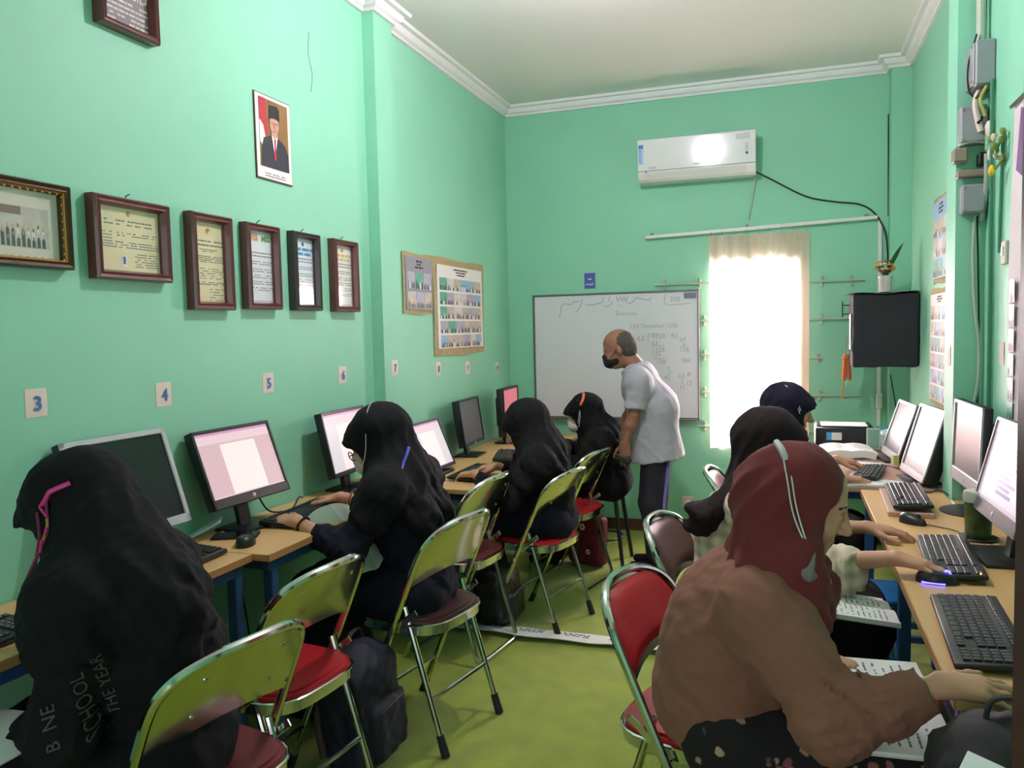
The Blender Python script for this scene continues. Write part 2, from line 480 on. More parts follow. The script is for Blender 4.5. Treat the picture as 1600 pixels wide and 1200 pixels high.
# ---------------------------------------------------------------- the room
XL, XR, YB, YF, ZC = -2.03, .757, 5.856, -1.6, 3.19
ZK = 3.12
def solid(boxes, name, m, bev=0):
    mb = MB()
    for (x0, x1, y0, y1, z0, z1) in boxes:
        mb.box(((x0+x1)/2, (y0+y1)/2, (z0+z1)/2), (x1-x0, y1-y0, z1-z0), bev=bev)
    return mb.build(name, m, smooth=False)
struct(solid([(XL-.2, XR+.2, YF-.2, YB+.2, -.1, 0)], 'floor', CARPET))
struct(solid([(XL-.2, XR+.2, YF-.2, YB+.2, ZC, ZC+.1)], 'ceiling', CEIL))
struct(solid([(XL-.15, XL, YF-.15, YB+.15, 0, ZC)], 'wall_left', WALL))
struct(solid([(XL, XL+.065, 3.69, 3.89, 0, ZC)], 'wall_left_pillar', WALL))
struct(solid([(XR, XR+.15, YF-.15, YB+.15, 0, ZC)], 'wall_right', WALL))
struct(solid([(XR-.107, XR, 3.70, 3.90, 0, ZC)], 'wall_right_pillar', WALL))
struct(solid([(.635, XR, 5.74, YB, 0, ZC)], 'wall_corner_pillar', WALL))
WX0, WX1, WZ0, WZ1 = -.505, .07, .66, 1.95
struct(solid([(XL, WX0, YB, YB+.15, 0, ZC), (WX1, XR, YB, YB+.15, 0, ZC), (WX0, WX1, YB, YB+.15, 0, WZ0), (WX0, WX1, YB, YB+.15, WZ1, ZC)], 'wall_back', WALL))
struct(solid([(XL, -1.35, YF-.15, YF, 0, ZC), (.25, XR, YF-.15, YF, 0, ZC), (-1.35, .25, YF-.15, YF, 2.4, ZC)], 'wall_front', WALL))  # unseen front wall, its opening added to let the fill in
# partition with a dark wooden door post just inside the entrance
struct(solid([(.335, XR, .97, 1.07, 0, ZC)], 'wall_partition', WALL))
dj = struct(MB().box((.315, 1.02, 1.075), (.114, .13, 2.15), bev=.004).box((.36, 1.02, 1.075), (.03, .16, 2.15), bev=.004).build('door_1', DKWOOD))
def sweep(path, prof, name, m):
    """profile (d from wall, z) swept along a wall line with the room on its right side"""
    P = [Vector((x, y)) for x, y in path]; N = len(P); mb = MB()
    dirs = [(P[i+1]-P[i]).normalized() for i in range(N-1)]
    nr = [Vector((d.y, -d.x)) for d in dirs]
    rings = []
    for i in range(N):
        if i == 0: off = nr[0]
        elif i == N-1: off = nr[-1]
        else: off = (nr[i-1]+nr[i])/(1+nr[i-1].dot(nr[i]))
        rings.append([Vector((P[i].x+off.x*d, P[i].y+off.y*d, z)) for d, z in prof])
    k = len(prof); V = [v for r in rings for v in r]; F = []
    for i in range(N-1):
        for j in range(k): F.append([i*k+j, i*k+(j+1) % k, (i+1)*k+(j+1) % k, (i+1)*k+j])
    F += [list(range(k)), [(N-1)*k+j for j in range(k)][::-1]]
    return mb.add(V, F).build(name, m, smooth=False)
prof = [(.0, ZK), (.018, ZK), (.022, ZK+.012), (.04, ZK+.022), (.05, ZK+.04), (.052, ZK+.05), (.078, ZK+.052), (.082, ZK+.07), (0, ZK+.07)]
struct(sweep([(XL, YF), (XL, 3.69), (XL+.065, 3.69), (XL+.065, 3.89), (XL, 3.89), (XL, YB-.0005)], prof, 'trim_1', CORN))
struct(sweep([(XL, YB), (.635, YB), (.635, 5.74), (XR, 5.74)], prof, 'trim_2', CORN))
struct(sweep([(XR, 5.74), (XR, 3.90), (XR-.107, 3.90), (XR-.107, 3.70), (XR, 3.70), (XR, 1.07)], prof, 'trim_3', CORN))
struct(solid([(XL, .635, YB-.012, YB, 0, .085)], 'baseboard_back', BROWNSK))
# hairline cracks in the plaster are thin dark ridges on the wall
crk = MB().tube(smoothpath([(XL+.0005, 3.20, 2.86), (XL+.0005, 3.19, 2.76), (XL+.0005, 3.215, 2.68), (XL+.0005, 3.20, 2.6)], 4), .0016, 4)
tag(crk.build('wall_crack', INK), 'hairline crack in the green plaster high on the left wall', 'crack')

# folded edge of the near carpet, pale backing showing
def fold_fn(u, v):
    x = -1.75+u*2.05
    w = .012*math.sin(u*17)+.006*math.sin(u*41)
    return Vector((x, 3.60-.01*u+v*.155+w*(1-v), .004+.022*math.sin(math.pi*(1-v)*.55)*(.5+.5*abs(math.sin(u*7.3)))+.006*(1-v)))
fo = MB().sheet(fold_fn, 48, 5, .004).build('carpet_edge', BACKING)
tag(fo, 'pale folded-back carpet edge with blue print lying across the green floor', 'carpet')
mbp = MB()
for i in range(9):
    for j in range(3):
        for k in range(6):
            u = (i+.18+k*.1)/9+random.uniform(-.004, .004); a = fold_fn(min(u, .99), .38+j*.13); b = fold_fn(min(u+.0075, 1), .38+j*.13)
            mbp.tube([a+Vector((0, 0, .003)), b+Vector((0, 0, .003))], .0016, 4)
tag(mbp.build('printed_lettering', INKB, fo), kind='stuff')

# ---------------------------------------------------------------- window with curtain
wf = MB()
for x in (WX0+.02, WX1-.02, (WX0+WX1)/2): wf.box((x, YB+.08, (WZ0+WZ1)/2), (.04, .05, WZ1-WZ0), bev=.004)
for z in (WZ0+.02, WZ1-.02, 1.35): wf.box(((WX0+WX1)/2, YB+.08, z), (WX1-WX0, .05, .04), bev=.004)
win = struct(wf.build('window_1', WHTPL))
gm = bpy.data.materials.new('window_glass'); gm.use_nodes = True
nt = gm.node_tree; nt.nodes.remove(nt.nodes['Principled BSDF'])
tr = nt.nodes.new('ShaderNodeBsdfTransparent'); gl = nt.nodes.new('ShaderNodeBsdfGlossy'); gl.inputs['Roughness'].default_value = .05
mx = nt.nodes.new('ShaderNodeMixShader'); mx.inputs[0].default_value = .06
nt.links.new(tr.outputs[0], mx.inputs[1]); nt.links.new(gl.outputs[0], mx.inputs[2]); nt.links.new(mx.outputs[0], nt.nodes['Material Output'].inputs[0])
for sx in (-1, 1):
    cx = (WX0+WX1)/2+sx*.134
    for z, h in ((1.005, .65), (1.65, .56)):
        MB().box((cx, YB+.08, z), (.255, .004, h)).build('pane', gm, win)
cm = bpy.data.materials.new('sheer_curtain'); cm.use_nodes = True
nt = cm.node_tree; nt.nodes.remove(nt.nodes['Principled BSDF'])
tl = nt.nodes.new('ShaderNodeBsdfTranslucent'); tl.inputs[0].default_value = lin((255, 226, 214))
df = nt.nodes.new('ShaderNodeBsdfDiffuse'); df.inputs[0].default_value = lin((255, 208, 204))
tp = nt.nodes.new('ShaderNodeBsdfTransparent')
m1 = nt.nodes.new('ShaderNodeMixShader'); m1.inputs[0].default_value = .45
m2 = nt.nodes.new('ShaderNodeMixShader'); m2.inputs[0].default_value = .30
nt.links.new(tl.outputs[0], m1.inputs[1]); nt.links.new(df.outputs[0], m1.inputs[2])
nt.links.new(m1.outputs[0], m2.inputs[1]); nt.links.new(tp.outputs[0], m2.inputs[2]); nt.links.new(m2.outputs[0], nt.nodes['Material Output'].inputs[0])
def cur_fn(u, v):
    x = -.515+.66*u; z = 2.135-v*1.5
    a = .014+.012*v
    if u > .8: x = x+(.985-u)*v*.10
    return Vector((x, YB-.035-a*math.sin(u*44+math.sin(u*9)*1.3)-.01*math.sin(u*13), z+.006*math.sin(u*44)))
ct = thing('curtain', 'sheer pinkish white curtain glowing in front of the bright window', 'curtain', (0, 0, 0))
MB().sheet(cur_fn, 110, 16).build('curtain_fabric', cm, ct)
for i in range(9):
    MB().tube([Vector((-.50+.078*i, YB-.045+.008*math.cos(a), 2.15+.016*math.sin(a))) for a in [k*math.pi/4 for k in range(8)]], .0018, 5, closed=True).build('curtain_ring', GREYPL, ct)
rl = thing('curtain_rail', 'long pale metal curtain rail below the air conditioner', 'curtain rail', (-.198, YB, 2.174))
MB().box((0, -.033, 0), (1.53, .03, .022), roty(-R(1.6)), bev=.003).build('rail', WHTPL, rl)
for x in (-.72, -.06, .7): MB().box((x, -.012, .012+x*.028), (.022, .03, .034), bev=.003).build('bracket', GREYPL, rl)
# small horizontal rods clipped to the wall on both sides of the window
def wall_rod(x0, x1, z, clips, label):
    t = thing('wall_rod', label, 'rod', ((x0+x1)/2, YB, z), 0, 'thin clipped rods beside the window')
    MB().tube([((x0-x1)/2, -.02, 0), ((x1-x0)/2, -.02, 0)], .0065, 8).build('rod', CABLEG, t)
    for c in clips:
        c -= (x0+x1)/2
        MB().box((c, -.008, 0), (.016, .016, .075), bev=.003).ell((c, -.017, .03), (.009, .005, .009), 8, 6).ell((c, -.017, -.03), (.009, .005, .009), 8, 6).build('clip', CABLEG, t)
for i, (z, x0) in enumerate(((1.81, -.90), (1.545, -.575), (1.30, -.575), (1.035, -.575), (.79, -.60))):
    wall_rod(x0, -.47, z, (-.555,) if i else (-.83, -.585), ['topmost thin rod left of the curtain above the whiteboard corner', 'second thin rod from the top left of the curtain', 'third thin rod from the top left of the curtain', 'fourth thin rod from the top left of the curtain', 'lowest thin rod left of the curtain under the whiteboard'][i])
for i, (z, x1, cl) in enumerate(((1.79, .495, (.225, .41)), (1.535, .42, (.225,)), (1.27, .235, (.20,)), (1.015, .48, (.215,)), (.76, .47, (.22, .41)))):
    wall_rod(.13, x1, z, cl, ['topmost thin rod right of the curtain', 'second thin rod right of the curtain behind the black box', 'short thin rod right of the curtain at its middle', 'thin rod right of the curtain behind the orange tassel', 'lowest thin rod right of the curtain above the printer'][i])
cd = MB().box((.585, YB-.01, 1.42), (.022, .02, 1.52), bev=.003)
cd = cd.build('cable_duct', WHTPL); tag(cd, 'slim white cable duct running down the back wall behind the black box', 'cable duct')
tag(MB().box((.585, YB-.022, .98), (.035, .03, .10), bev=.005).build('wall_switch', WHTPL), 'small white inline switch on the duct above the printer', 'switch')

# ---------------------------------------------------------------- folding chairs
def folding_chair(label, loc, rz, pad, loop=False, plate=CHROMEP, zs=1.0):
    t = thing('folding_chair', label, 'chair', loc, rz, 'chrome folding chairs')
    W, H = .215, .80
    tp = Vector((-.22, 0, H)); ft = Vector((.15, 0, 0)); sl = (ft-tp)
    def on(z, y): k = (H-z)/H; p = tp+sl*k; return Vector((p.x, y, z))
    def bow(p):   # back bows rearwards in the middle
        k = max(0, (p.z-.5)/.3); return p-Vector((.045*k*(1-(p.y/W)**2), 0, 0))
    pts = [on(.012, -W), on(.3, -W), on(.52, -W), on(.62, -W), on(.69, -W*.985), on(.735, -W*.93), on(.77, -W*.78), on(.793, -W*.5), on(.80, -W*.2)]
    pts = pts+[Vector((p.x, -p.y, p.z)) for p in pts[::-1]]
    MB().tube(smoothpath([bow(p) for p in pts], 4), .0125, 10).build('back_frame', CHROME, t)
    def edge_w(z): return W*(1-.0*z) if z < .66 else W*math.sqrt(max(.05, 1-((z-.66)/.15)**2*.8))
    def pl(off, z0, z1, sc):
        def f(u, v):
            y0 = 2*u-1; zz0 = z0+.035*(1-y0*y0)*.8
            z = zz0+(z1-zz0)*v; y = y0*edge_w(z)*sc
            p = bow(on(z, y)); return p+Vector((off, 0, off*.4))
        return f
    MB().sheet(pl(-.004, .58, .79, .98), 18, 10, .003).build('back_plate', plate, t)
    MB().sheet(lambda u, v: pl(.004+.016*(1-abs(2*u-1)**6)*(1-abs(2*v-1)**8), .60, .782, .94)(u, v), 18, 10, .012).build('back_pad', pad, t)
    for y in (-.11, .11):
        for z in (.65, .745):
            p = bow(on(z, y)); MB().ell(p-Vector((.007, 0, .002)), (.004, .007, .007), 8, 6).build('screw', CHROME, t)
    # seat pan and pad
    def outline(w, d, n=28, e=3.6):
        o = []
        for k in range(n):
            a = 2*math.pi*k/n; c, s = math.cos(a), math.sin(a)
            o.append((d*math.copysign(abs(c)**(2/e), c)-.005, w*math.copysign(abs(s)**(2/e), s)))
        return o
    MB().prism(outline(.195, .205), .405, .438).build('seat_pan', CHROME, t)
    MB().prism(outline(.19, .2), .436, .452).prism(outline(.178, .188), .452, .460).build('seat_pad', pad, t)
    rim = [Vector((x, y, .438)) for x, y in outline(.197, .207)]
    MB().tube(rim, .0055, 6, closed=True).build('seat_rim', CHROME, t)
    piv = on(.50, 0)
    if loop:
        path = [(piv.x, -.19, .50), (-.15, -.19, .25), (-.215, -.19, .055), (-.225, -.178, .018), (-.228, -.15, .012), (-.228, .15, .012), (-.225, .178, .018), (-.215, .19, .055), (-.15, .19, .25), (piv.x, .19, .50)]
        MB().tube(smoothpath(path, 4), .011, 10).build('rear_leg_loop', CHROME, t)
        MB().tube(smoothpath([on(.05, -.19)+Vector((0, 0, 0)), on(.015, -.16), on(.012, 0), on(.015, .16), on(.05, .19)], 3), .009, 8).build('floor_bar', CHROME, t)
    else:
        for s in (-1, 1):
            a = Vector((piv.x, s*.185, .50)); b = Vector((-.235, s*.185, .03))
            MB().tube([a, b], .011, 10).build('rear_leg', CHROME, t)
            MB().tube([b+(a-b)*.09, b+(a-b)*-.06], [.014, .0165], 10).build('rubber_foot', RUBBER, t)
        q = Vector((-.235, 0, .03)).lerp(Vector((piv.x, 0, .5)), .33)
        MB().tube([(q.x, -.185, q.z), (q.x, .185, q.z)], .008, 8).build('crossbar', CHROME, t)
        for s in (-1, 1): MB().tube([on(.05, s*W), on(-.002, s*W)], [.0145, .0165], 10).build('rubber_foot', RUBBER, t)
    p = on(.16, 0); MB().tube([(p.x, -W, p.z), (p.x, W, p.z)], .008, 8).build('crossbar', CHROME, t)
    for s in (-1, 1):
        MB().box((piv.x-.02, s*.2, .46), (.11, .004, .022), roty(R(38)), bev=.002).build('hinge_plate', CHROME, t)
    t.scale = (1, 1, zs)
    return t
PI = math.pi
folding_chair('chrome folding chair with maroon pad nearest the camera behind the black-hooded person', (-1.40, 1.54, 0), PI-R(12), MAROON, zs=1.02)
folding_chair('empty chrome folding chair with bright red seat between the two nearest left-hand students', (-1.52, 2.06, 0), PI-R(7), RED, zs=1.03)
folding_chair('chrome folding chair with rubber feet under the student in navy wearing glasses', (-1.345, 2.73, 0), PI-R(11), BROWNV, zs=1.04)
folding_chair('empty chrome folding chair with dark maroon seat and floor loop legs', (-1.50, 3.45, 0), PI-R(8), MAROON, True, zs=1.05)
folding_chair('chrome folding chair with red seat under the middle student of the left row', (-1.25, 3.91, 0), PI-R(13), RED, False)
folding_chair('chrome folding chair with red seat and loop legs beside the maroon bag', (-1.265, 4.58, 0), PI-R(12), RED, True)
folding_chair('chrome folding chair with bright red padded back behind the person in the brown top', (-.20, 2.16, 0), R(-14), RED)
folding_chair('chrome folding chair with dark brown padded back behind the plaid shirt', (-.215, 2.90, 0), R(-8), BROWNV)
folding_chair('chrome folding chair mostly hidden below the far right student', (-.115, 4.0, 0), R(0), MAROON)
# stool of the student near the whiteboard
st = thing('wooden_stool', 'dark stool with splayed black legs under the student by the whiteboard', 'stool', (-1.12, 5.0, 0))
MB().lathe([(.02, .455), (.16, .455), (.17, .465), (.17, .485), (.16, .495), (.02, .497)], 24).build('seat', BROWNV, st)
for sx in (-1, 1):
    for sy in (-1, 1):
        MB().tube([(sx*.10, sy*.10, .46), (sx*.155, sy*.155, .0)], [.014, .012], 8).build('leg', BLKPL, st)
MB().tube([(.13*math.cos(a), .13*math.sin(a), .17) for a in [k*PI/10 for k in range(20)]], .007, 6, closed=True).build('foot_ring', BLKPL, st)

# ---------------------------------------------------------------- desks
def desk(label, x0, x1, y0, y1, z, top, open_side, legs_y=None, th=.024):
    cx, cy = (x0+x1)/2, (y0+y1)/2; w, l = x1-x0, y1-y0
    t = thing('computer_desk', label, 'desk', (cx, cy, 0), 0, 'long computer desks along the walls')
    tt = MB().box((0, 0, z-th/2), (w, l, th), bev=.002).build('tabletop', top, t)
    MB().box((open_side*(w/2+.0015), 0, z-th/2), (.003, l-.002, th-.001)).build('edge_band', WOODEDGE, tt)
    lx = w/2-.03
    for sx in (-1, 1):
        for yy in (legs_y or (-l/2+.05, l/2-.05)):
            MB().box((sx*lx, yy, (z-th)/2), (.036, .036, z-th), bev=.003).build('leg', BLUEM, t)
    for sx in (-1, 1): MB().box((sx*lx, 0, z-th-.02), (.03, l-.04, .038), bev=.003).build('long_rail', BLUEM, t)
    for sy in (-1, 1): MB().box((0, sy*(l/2-.05), z-th-.02), (w-.08, .03, .038), bev=.003).build('short_rail', BLUEM, t)
    for yy in (legs_y or (-l/2+.05, l/2-.05)): MB().box((0, yy, .12), (w-.08, .025, .03), bev=.003).build('stretcher', BLUEM, t)
    return t
desk('wood-topped blue-framed desk nearest the camera on the left wall', XL+.012, -1.662, .75, 2.158, .79, WOODTOP, 1)
desk('wood-topped blue-framed desk at the student in glasses on the left wall', XL+.012, -1.60, 2.164, 3.60, .79, WOODTOP, 1)
desk('lower wood-topped desk past the pillar in the middle of the left row', XL+.07, -1.485, 3.63, 4.84, .72, WOODTOP, 1)
desk('far wood-topped desk in the back left corner below the whiteboard', XL+.012, -1.47, 4.85, 5.80, .72, WOODTOP, 1)
ld = desk('long light wood desk along the right wall in the foreground', .314, XR-.115, 1.72, 3.84, .76, WOODTOP, -1, (-1.0, -.1, 1.0))
MB().box((XR-.06-(.314+XR-.115)/2, 2.705-2.78, .76-.012), (.107, 1.97, .024), bev=.002).build('rear_board', WOODTOP, ld)
desk('rose-brown topped desk in the far right corner carrying the printer', .19, XR-.01, 3.91, 5.66, .757, PINKTOP, -1)
# ---------------------------------------------------------------- things on the walls
LW, BW, RW = PI/2, 0, -PI/2        # rotation of things hanging on the left, back and right wall
def words(mb, x0, x1, z, h, y, fill=.8, mi=0, rnd=random):
    x = x0
    while x < x1:
        w = rnd.uniform(1.2, 4.5)*h
        if rnd.random() < fill: mb.quad([(x, y, z), (min(x+w, x1), y, z), (min(x+w, x1), y, z+h), (x, y, z+h)], mi)
        x += w+h*.55
def ptext(mb, x0, x1, zt, zb, n, y, fill=.85, h=None, mi=0, center=False):
    for i in range(n):
        z = zt-(zt-zb)*i/max(1, n-1); hh = h or (zt-zb)/n*.42
        m = random.uniform(.1, .3)*(x1-x0) if center else 0
        words(mb, x0+m, x1-m, z, hh, y, fill, mi)
def picture_frame(label, rot, loc, w, h, fw, fm, depth=.042, tilt=0):
    """loc = centre on the wall plane; front faces local -y"""
    t = thing('picture_frame', label, 'frame', loc, rot, 'framed papers on the left wall')
    prof = [(0, 0), (0, -depth*.8), (fw*.18, -depth), (fw*.5, -depth*.86), (fw*.72, -depth*.95), (fw, -depth*.55), (fw, 0)]
    mb = MB(); cs = [(-1, -1), (1, -1), (1, 1), (-1, 1)]; V = []; F = []; k = len(prof)
    for cx, cz in cs:
        for d, y in prof: V.append((cx*(w/2-d), y, cz*(h/2-d)))
    for i in range(4):
        j = (i+1) % 4
        for a in range(k): F.append([i*k+a, i*k+(a+1) % k, j*k+(a+1) % k, j*k+a])
    mb.add(V, F).build('frame', fm, t, angle=25)
    MB().box((0, -.004, 0), (w-fw*1.6, .008, h-fw*1.6)).build('backing', BROWNSK, t)
    MB().box((0, -.022, 0), (w-fw*1.7, .0015, h-fw*1.7)).build('glass', gm, t)
    return t
def doc(t, w, h, paper, name='document'):
    return MB().box((0, -.0095, 0), (w, .003, h)).build(name, paper, t)
YD = -.0113
def nail(t, x, z): MB().tube([(x, .0, z), (x-.006, -.014, z+.012), (x+.006, -.016, z+.018)], .002, 5).build('hook', INKD, t)

def yz(y0, y1, z0, z1, x=XL, k=.980):
    y1 = y1*k; z1 = 1.5+(z1-1.5)*k
    return ((x, (y0+y1)/2, (z0+z1)/2), y1-y0, z1-z0)
# slogan frame at the top, partly out of the picture
c, w, h = yz(1.99, 2.28, 2.485, 2.93); t = picture_frame('dark red frame with a grey slogan sheet high on the left wall', LW, c, w, h, .026, FRAMEW)
SLATE = mat('slogan_sheet', (74, 74, 84), .5, var=(5, .08)); d = doc(t, w-.045, h-.045, SLATE)
text_mesh('PANCASILA', .042, CARDW, 'heading', d, (0, -.0125, -.075), bold=.0008)
m = MB(); ptext(m, -.11, .11, -.11, -.19, 6, -.0117, .8, .006); tag(m.build('printed_text', CARDW, d), kind='stuff')
# group photograph in a dark gold frame
c, w, h = yz(1.44, 1.875, 1.71, 1.963); t = picture_frame('dark and gold frame with a class group photograph at the left edge', LW, c, w, h, .028, FRAMEB)
CREAMW = mat('mount_cream', (222, 214, 198), .7); d = doc(t, w-.05, h-.05, CREAMW, 'mount')
for k in range(46):
    a = k/46*2*(w+h-.1); W2, H2 = w/2-.026, h/2-.026
    if a < 2*W2: p = (-W2+a, H2)
    elif a < 2*W2+2*H2: p = (W2, H2-(a-2*W2))
    elif a < 4*W2+2*H2: p = (W2-(a-2*W2-2*H2), -H2)
    else: p = (-W2, -H2+(a-4*W2-2*H2))
    if k == 0: m = MB()
    m.ell((p[0], -.030, p[1]), (.0045, .003, .0045), 6, 4)
tag(m.build('gold_beads', GOLD, t), kind='stuff')
gs = MB()
for s_ in (-1, 1): gs.box((0, -.030, s_*(h/2-.020)), (w-.04, .012, .011), bev=.003).box((s_*(w/2-.020), -.030, 0), (.011, .012, h-.04), bev=.003)
gs.build('gold_strip', GOLD, t)
PHB = [mat('photo_wall_beige', (196, 186, 172), .45, var=(30, .15)), mat('photo_white', (214, 212, 210), .5, var=(40, .1)), mat('photo_teal', (88, 170, 146), .45, var=(30, .15)), mat('photo_lilac', (176, 170, 190), .45, var=(30, .12)), mat('photo_blue', (150, 184, 214), .45, var=(30, .12))]
FIG = [mat('figure_dark', (52, 50, 56), .6), mat('figure_grey', (112, 104, 108), .6), mat('figure_skin', (196, 150, 126), .6), mat('figure_white', (228, 226, 226), .6)]
def photo(parent, cx, cz, w, h, y, name='photo', seed=0, big=False):
    rg = random.Random(seed); mats = [PHB[rg.choice((0, 0, 1, 2, 3, 4))]]+FIG; m = MB()
    m.box((cx, y, cz), (w, .0012, h)); yy = y-.0009
    n = 16 if big else rg.randint(3, 5)
    for r in range(2 if big else 1):
        for i in range(n):
            x = cx-w*.46+w*.92*(i+.5)/n; hw = w/n*.62; hh = h*rg.uniform(.34, .6)*(.72 if big else 1)
            zb = cz-h*.5+h*.02+(h*.18*(1-r) if big else 0)
            f = rg.choice((1, 1, 2, 4)) if not big else (4 if r == 0 and rg.random() < .7 else 1)
            yo = yy-.0002*r
            m.add([(x-hw*.5, yo, zb), (x+hw*.5, yo, zb), (x+hw*.45, yo, zb+hh*.55), (x+hw*.2, yo, zb+hh*.7), (x-hw*.2, yo, zb+hh*.7), (x-hw*.45, yo, zb+hh*.55)], [[0, 1, 2, 3, 4, 5]], f)
            m.add([(x+hw*.24*math.cos(a), yo-.0001, zb+hh*.83+hh*.16*math.sin(a)) for a in [q*PI/3 for q in range(6)]], [[0, 1, 2, 3, 4, 5]], 3 if rg.random() < .6 else 1)
    return m.build(name, mats, parent, smooth=False)
photo(d, .0, -.01, w-.12, h-.13, -.0112, 'group_photo', 3, True)
MB().box((-.02, -.0125, .035), (.14, .0008, .022)).build('banner', mat('banner_brown', (126, 84, 72), .6), d)
# cream certificate, landscape
c, w, h = yz(1.92, 2.283, 1.692, 1.962); t = picture_frame('wide mahogany frame with a cream landscape certificate', LW, c, w, h, .03, FRAMEW); nail(t, .0, h/2)
d = doc(t, w-.05, h-.05, CREAM); m = MB()
ptext(m, -.10, .10, .058, .046, 2, YD, .9, .004); ptext(m, -.12, -.07, .02, .0, 3, YD, .8, .003); ptext(m, -.05, .12, .02, .012, 2, YD, .8, .003)
ptext(m, -.13, .13, -.01, -.026, 3, YD, .85, .0032); ptext(m, .02, .12, -.045, -.085, 6, YD, .7, .003)
tag(m.build('printed_text', INK, d), kind='stuff')
MB().lathe([(.009, 0), (.007, .0012)], 12, (0, YD, .085), rotx(PI/2)).build('emblem', GOLD, d)
MB().box((-.025, YD-.0004, -.068), (.02, .0006, .036)).box((-.025, YD-.001, -.066), (.010, .0006, .024), mi=1).build('pass_photo', [PAPER, INKB], d)
# tall cream certificate
c, w, h = yz(2.343, 2.617, 1.604, 1.963); t = picture_frame('mahogany frame with a tall cream certificate and a small blue passport photo', LW, c, w, h, .03, FRAMEW)
d = doc(t, w-.05, h-.05, CREAM); m = MB()
ptext(m, -.09, .09, .075, .06, 2, YD, .95, .005); ptext(m, -.06, .06, .045, .038, 2, YD, .9, .003, center=True); ptext(m, -.10, .10, .02, .0, 4, YD, .85, .0032)
ptext(m, -.05, .10, -.025, -.06, 5, YD, .6, .003); ptext(m, -.08, .1, -.075, -.082, 2, YD, .8, .003); ptext(m, 0, .09, -.1, -.14, 5, YD, .7, .003)
tag(m.build('printed_text', INK, d), kind='stuff')
MB().lathe([(.011, 0), (.008, .0012)], 12, (0, YD, .115), rotx(PI/2)).build('emblem', GOLD, d)
MB().box((-.07, YD-.0004, -.09), (.03, .0006, .04)).ell((-.07, YD-.001, -.082), (.008, .0005, .011), 10, 6, mi=1).ell((-.07, YD-.001, -.106), (.013, .0005, .009), 10, 6, mi=1).build('pass_photo', [mat('photo_navy', (52, 60, 130), .6), FIG[2]], d)
# three white certificates
for i, (y0, y1, hc, tint, lab, fm) in enumerate(((2.65, 2.925, ((226, 150, 60), (110, 170, 90)), (232, 234, 240), 'mahogany frame with a white certificate and orange and green heading', FRAMEW),
                                       (2.968, 3.236, ((70, 140, 190), (70, 140, 190)), (226, 238, 246), 'darkest narrow frame with a bluish certificate and light blue heading', mat('frame_dark', (58, 44, 42), .35, var=(20, .1), coat=.3)),
                                       (3.291, 3.581, ((206, 190, 110), (206, 190, 110)), (238, 234, 226), 'rightmost of the row of frames, white certificate with pale yellow heading', FRAMEW))):
    c, w, h = yz(y0, y1, 1.612, 1.962); t = picture_frame(lab, LW, c, w, h, .028, fm); nail(t, .0, h/2)
    d = doc(t, w-.05, h-.05, mat('certificate_white_%d' % i, tint, .6))
    hm = [mat('heading_%d%d' % (i, q), hc[q], .6) for q in (0, 1)]
    if i == 0:
        text_mesh('VISI', .034, hm[0], 'heading', d, (-.035, YD-.0006, .115), bold=.001); text_mesh('MISI', .034, hm[1], 'heading', d, (.045, YD-.0006, .115), bold=.001)
        MB().lathe([(.012, 0), (.009, .001)], 12, (-.088, YD, .125), rotx(PI/2)).build('emblem', INKB, d)
    else:
        m = MB()
        for r, zz in enumerate((.092, .072)): words(m, -.075+.01*r, .075-.01*r, zz, .013, YD, 1)
        m.build('heading', hm[0], d); MB().lathe([(.010, 0), (.007, .001)], 12, (0, YD, .122), rotx(PI/2)).build('emblem', INKB if i == 1 else GOLD, d)
    m = MB(); ptext(m, -.085, .085, .055, .042, 2, YD, .95, .0045)
    for z0 in (.02, -.01, -.035, -.06, -.085): ptext(m, -.08, .085, z0, z0-.009, 2, YD, .85, .0032)
    tag(m.build('printed_text', INK, d), kind='stuff')
    bd = MB(); W2, H2 = w/2-.034, h/2-.034
    for a, b in (((-W2, -H2), (W2, -H2)), ((W2, -H2), (W2, H2)), ((W2, H2), (-W2, H2)), ((-W2, H2), (-W2, -H2))): bd.tube([(a[0], YD, a[1]), (b[0], YD, b[1])], .0009, 4)
    bd.build('printed_border', INK, d)
# unframed portrait poster
c, w, h = yz(2.773, 3.034, 2.146, 2.497, XL, .995)
t = thing('portrait_poster', 'unframed portrait poster of a man in dark suit, black cap and red tie', 'poster', c, LW)
MB().box((0, -.003, 0), (w, .006, h)).build('board', mat('poster_board', (90, 66, 58), .7), t)
MB().box((0, -.0068, .001), (w-.008, .0015, h-.01)).build('sheet', PAPER, t)
pw, ph = w*.80, h*.80; pz = .018
bgm = mat('portrait_background', (138, 104, 56), .5, var=(9, .25))
pt = MB().box((0, -.0082, pz), (pw, .0014, ph)).build('portrait_print', bgm, t)
def flat(name, pts, m, y): return MB().prism([(a*pw/2, b*ph/2+pz) for a, b in pts], -.0003, .0003, Rm=rotx(PI/2), c=(0, y, 0)).build(name, m, pt, smooth=False)
flat('flag_red', [(-1, 1), (-.55, 1), (-.42, .1), (-.55, -.35), (-.75, .2), (-1, .35)], mat('flag_red', (176, 44, 56), .6), -.0095)
flat('flag_white', [(-1, .35), (-.75, .2), (-.55, -.35), (-.6, -.5), (-1, -.3)], PAPER, -.0096)
flat('suit', [(-.95, -1), (.98, -1), (.95, -.5), (.72, -.22), (.2, -.03), (-.2, -.02), (-.75, -.16), (-.92, -.5)], mat('suit_dark', (40, 44, 54), .6), -.0100)
flat('shirt', [(-.2, -.02), (.22, -.03), (.12, -.3), (-.02, -.72), (-.12, -.3)], PAPER, -.0104)
flat('tie', [(-.05, -.12), (.08, -.12), (.06, -.3), (.07, -.7), (-.04, -.78), (-.07, -.62), (-.03, -.3)], mat('tie_red', (190, 40, 52), .6), -.0108)
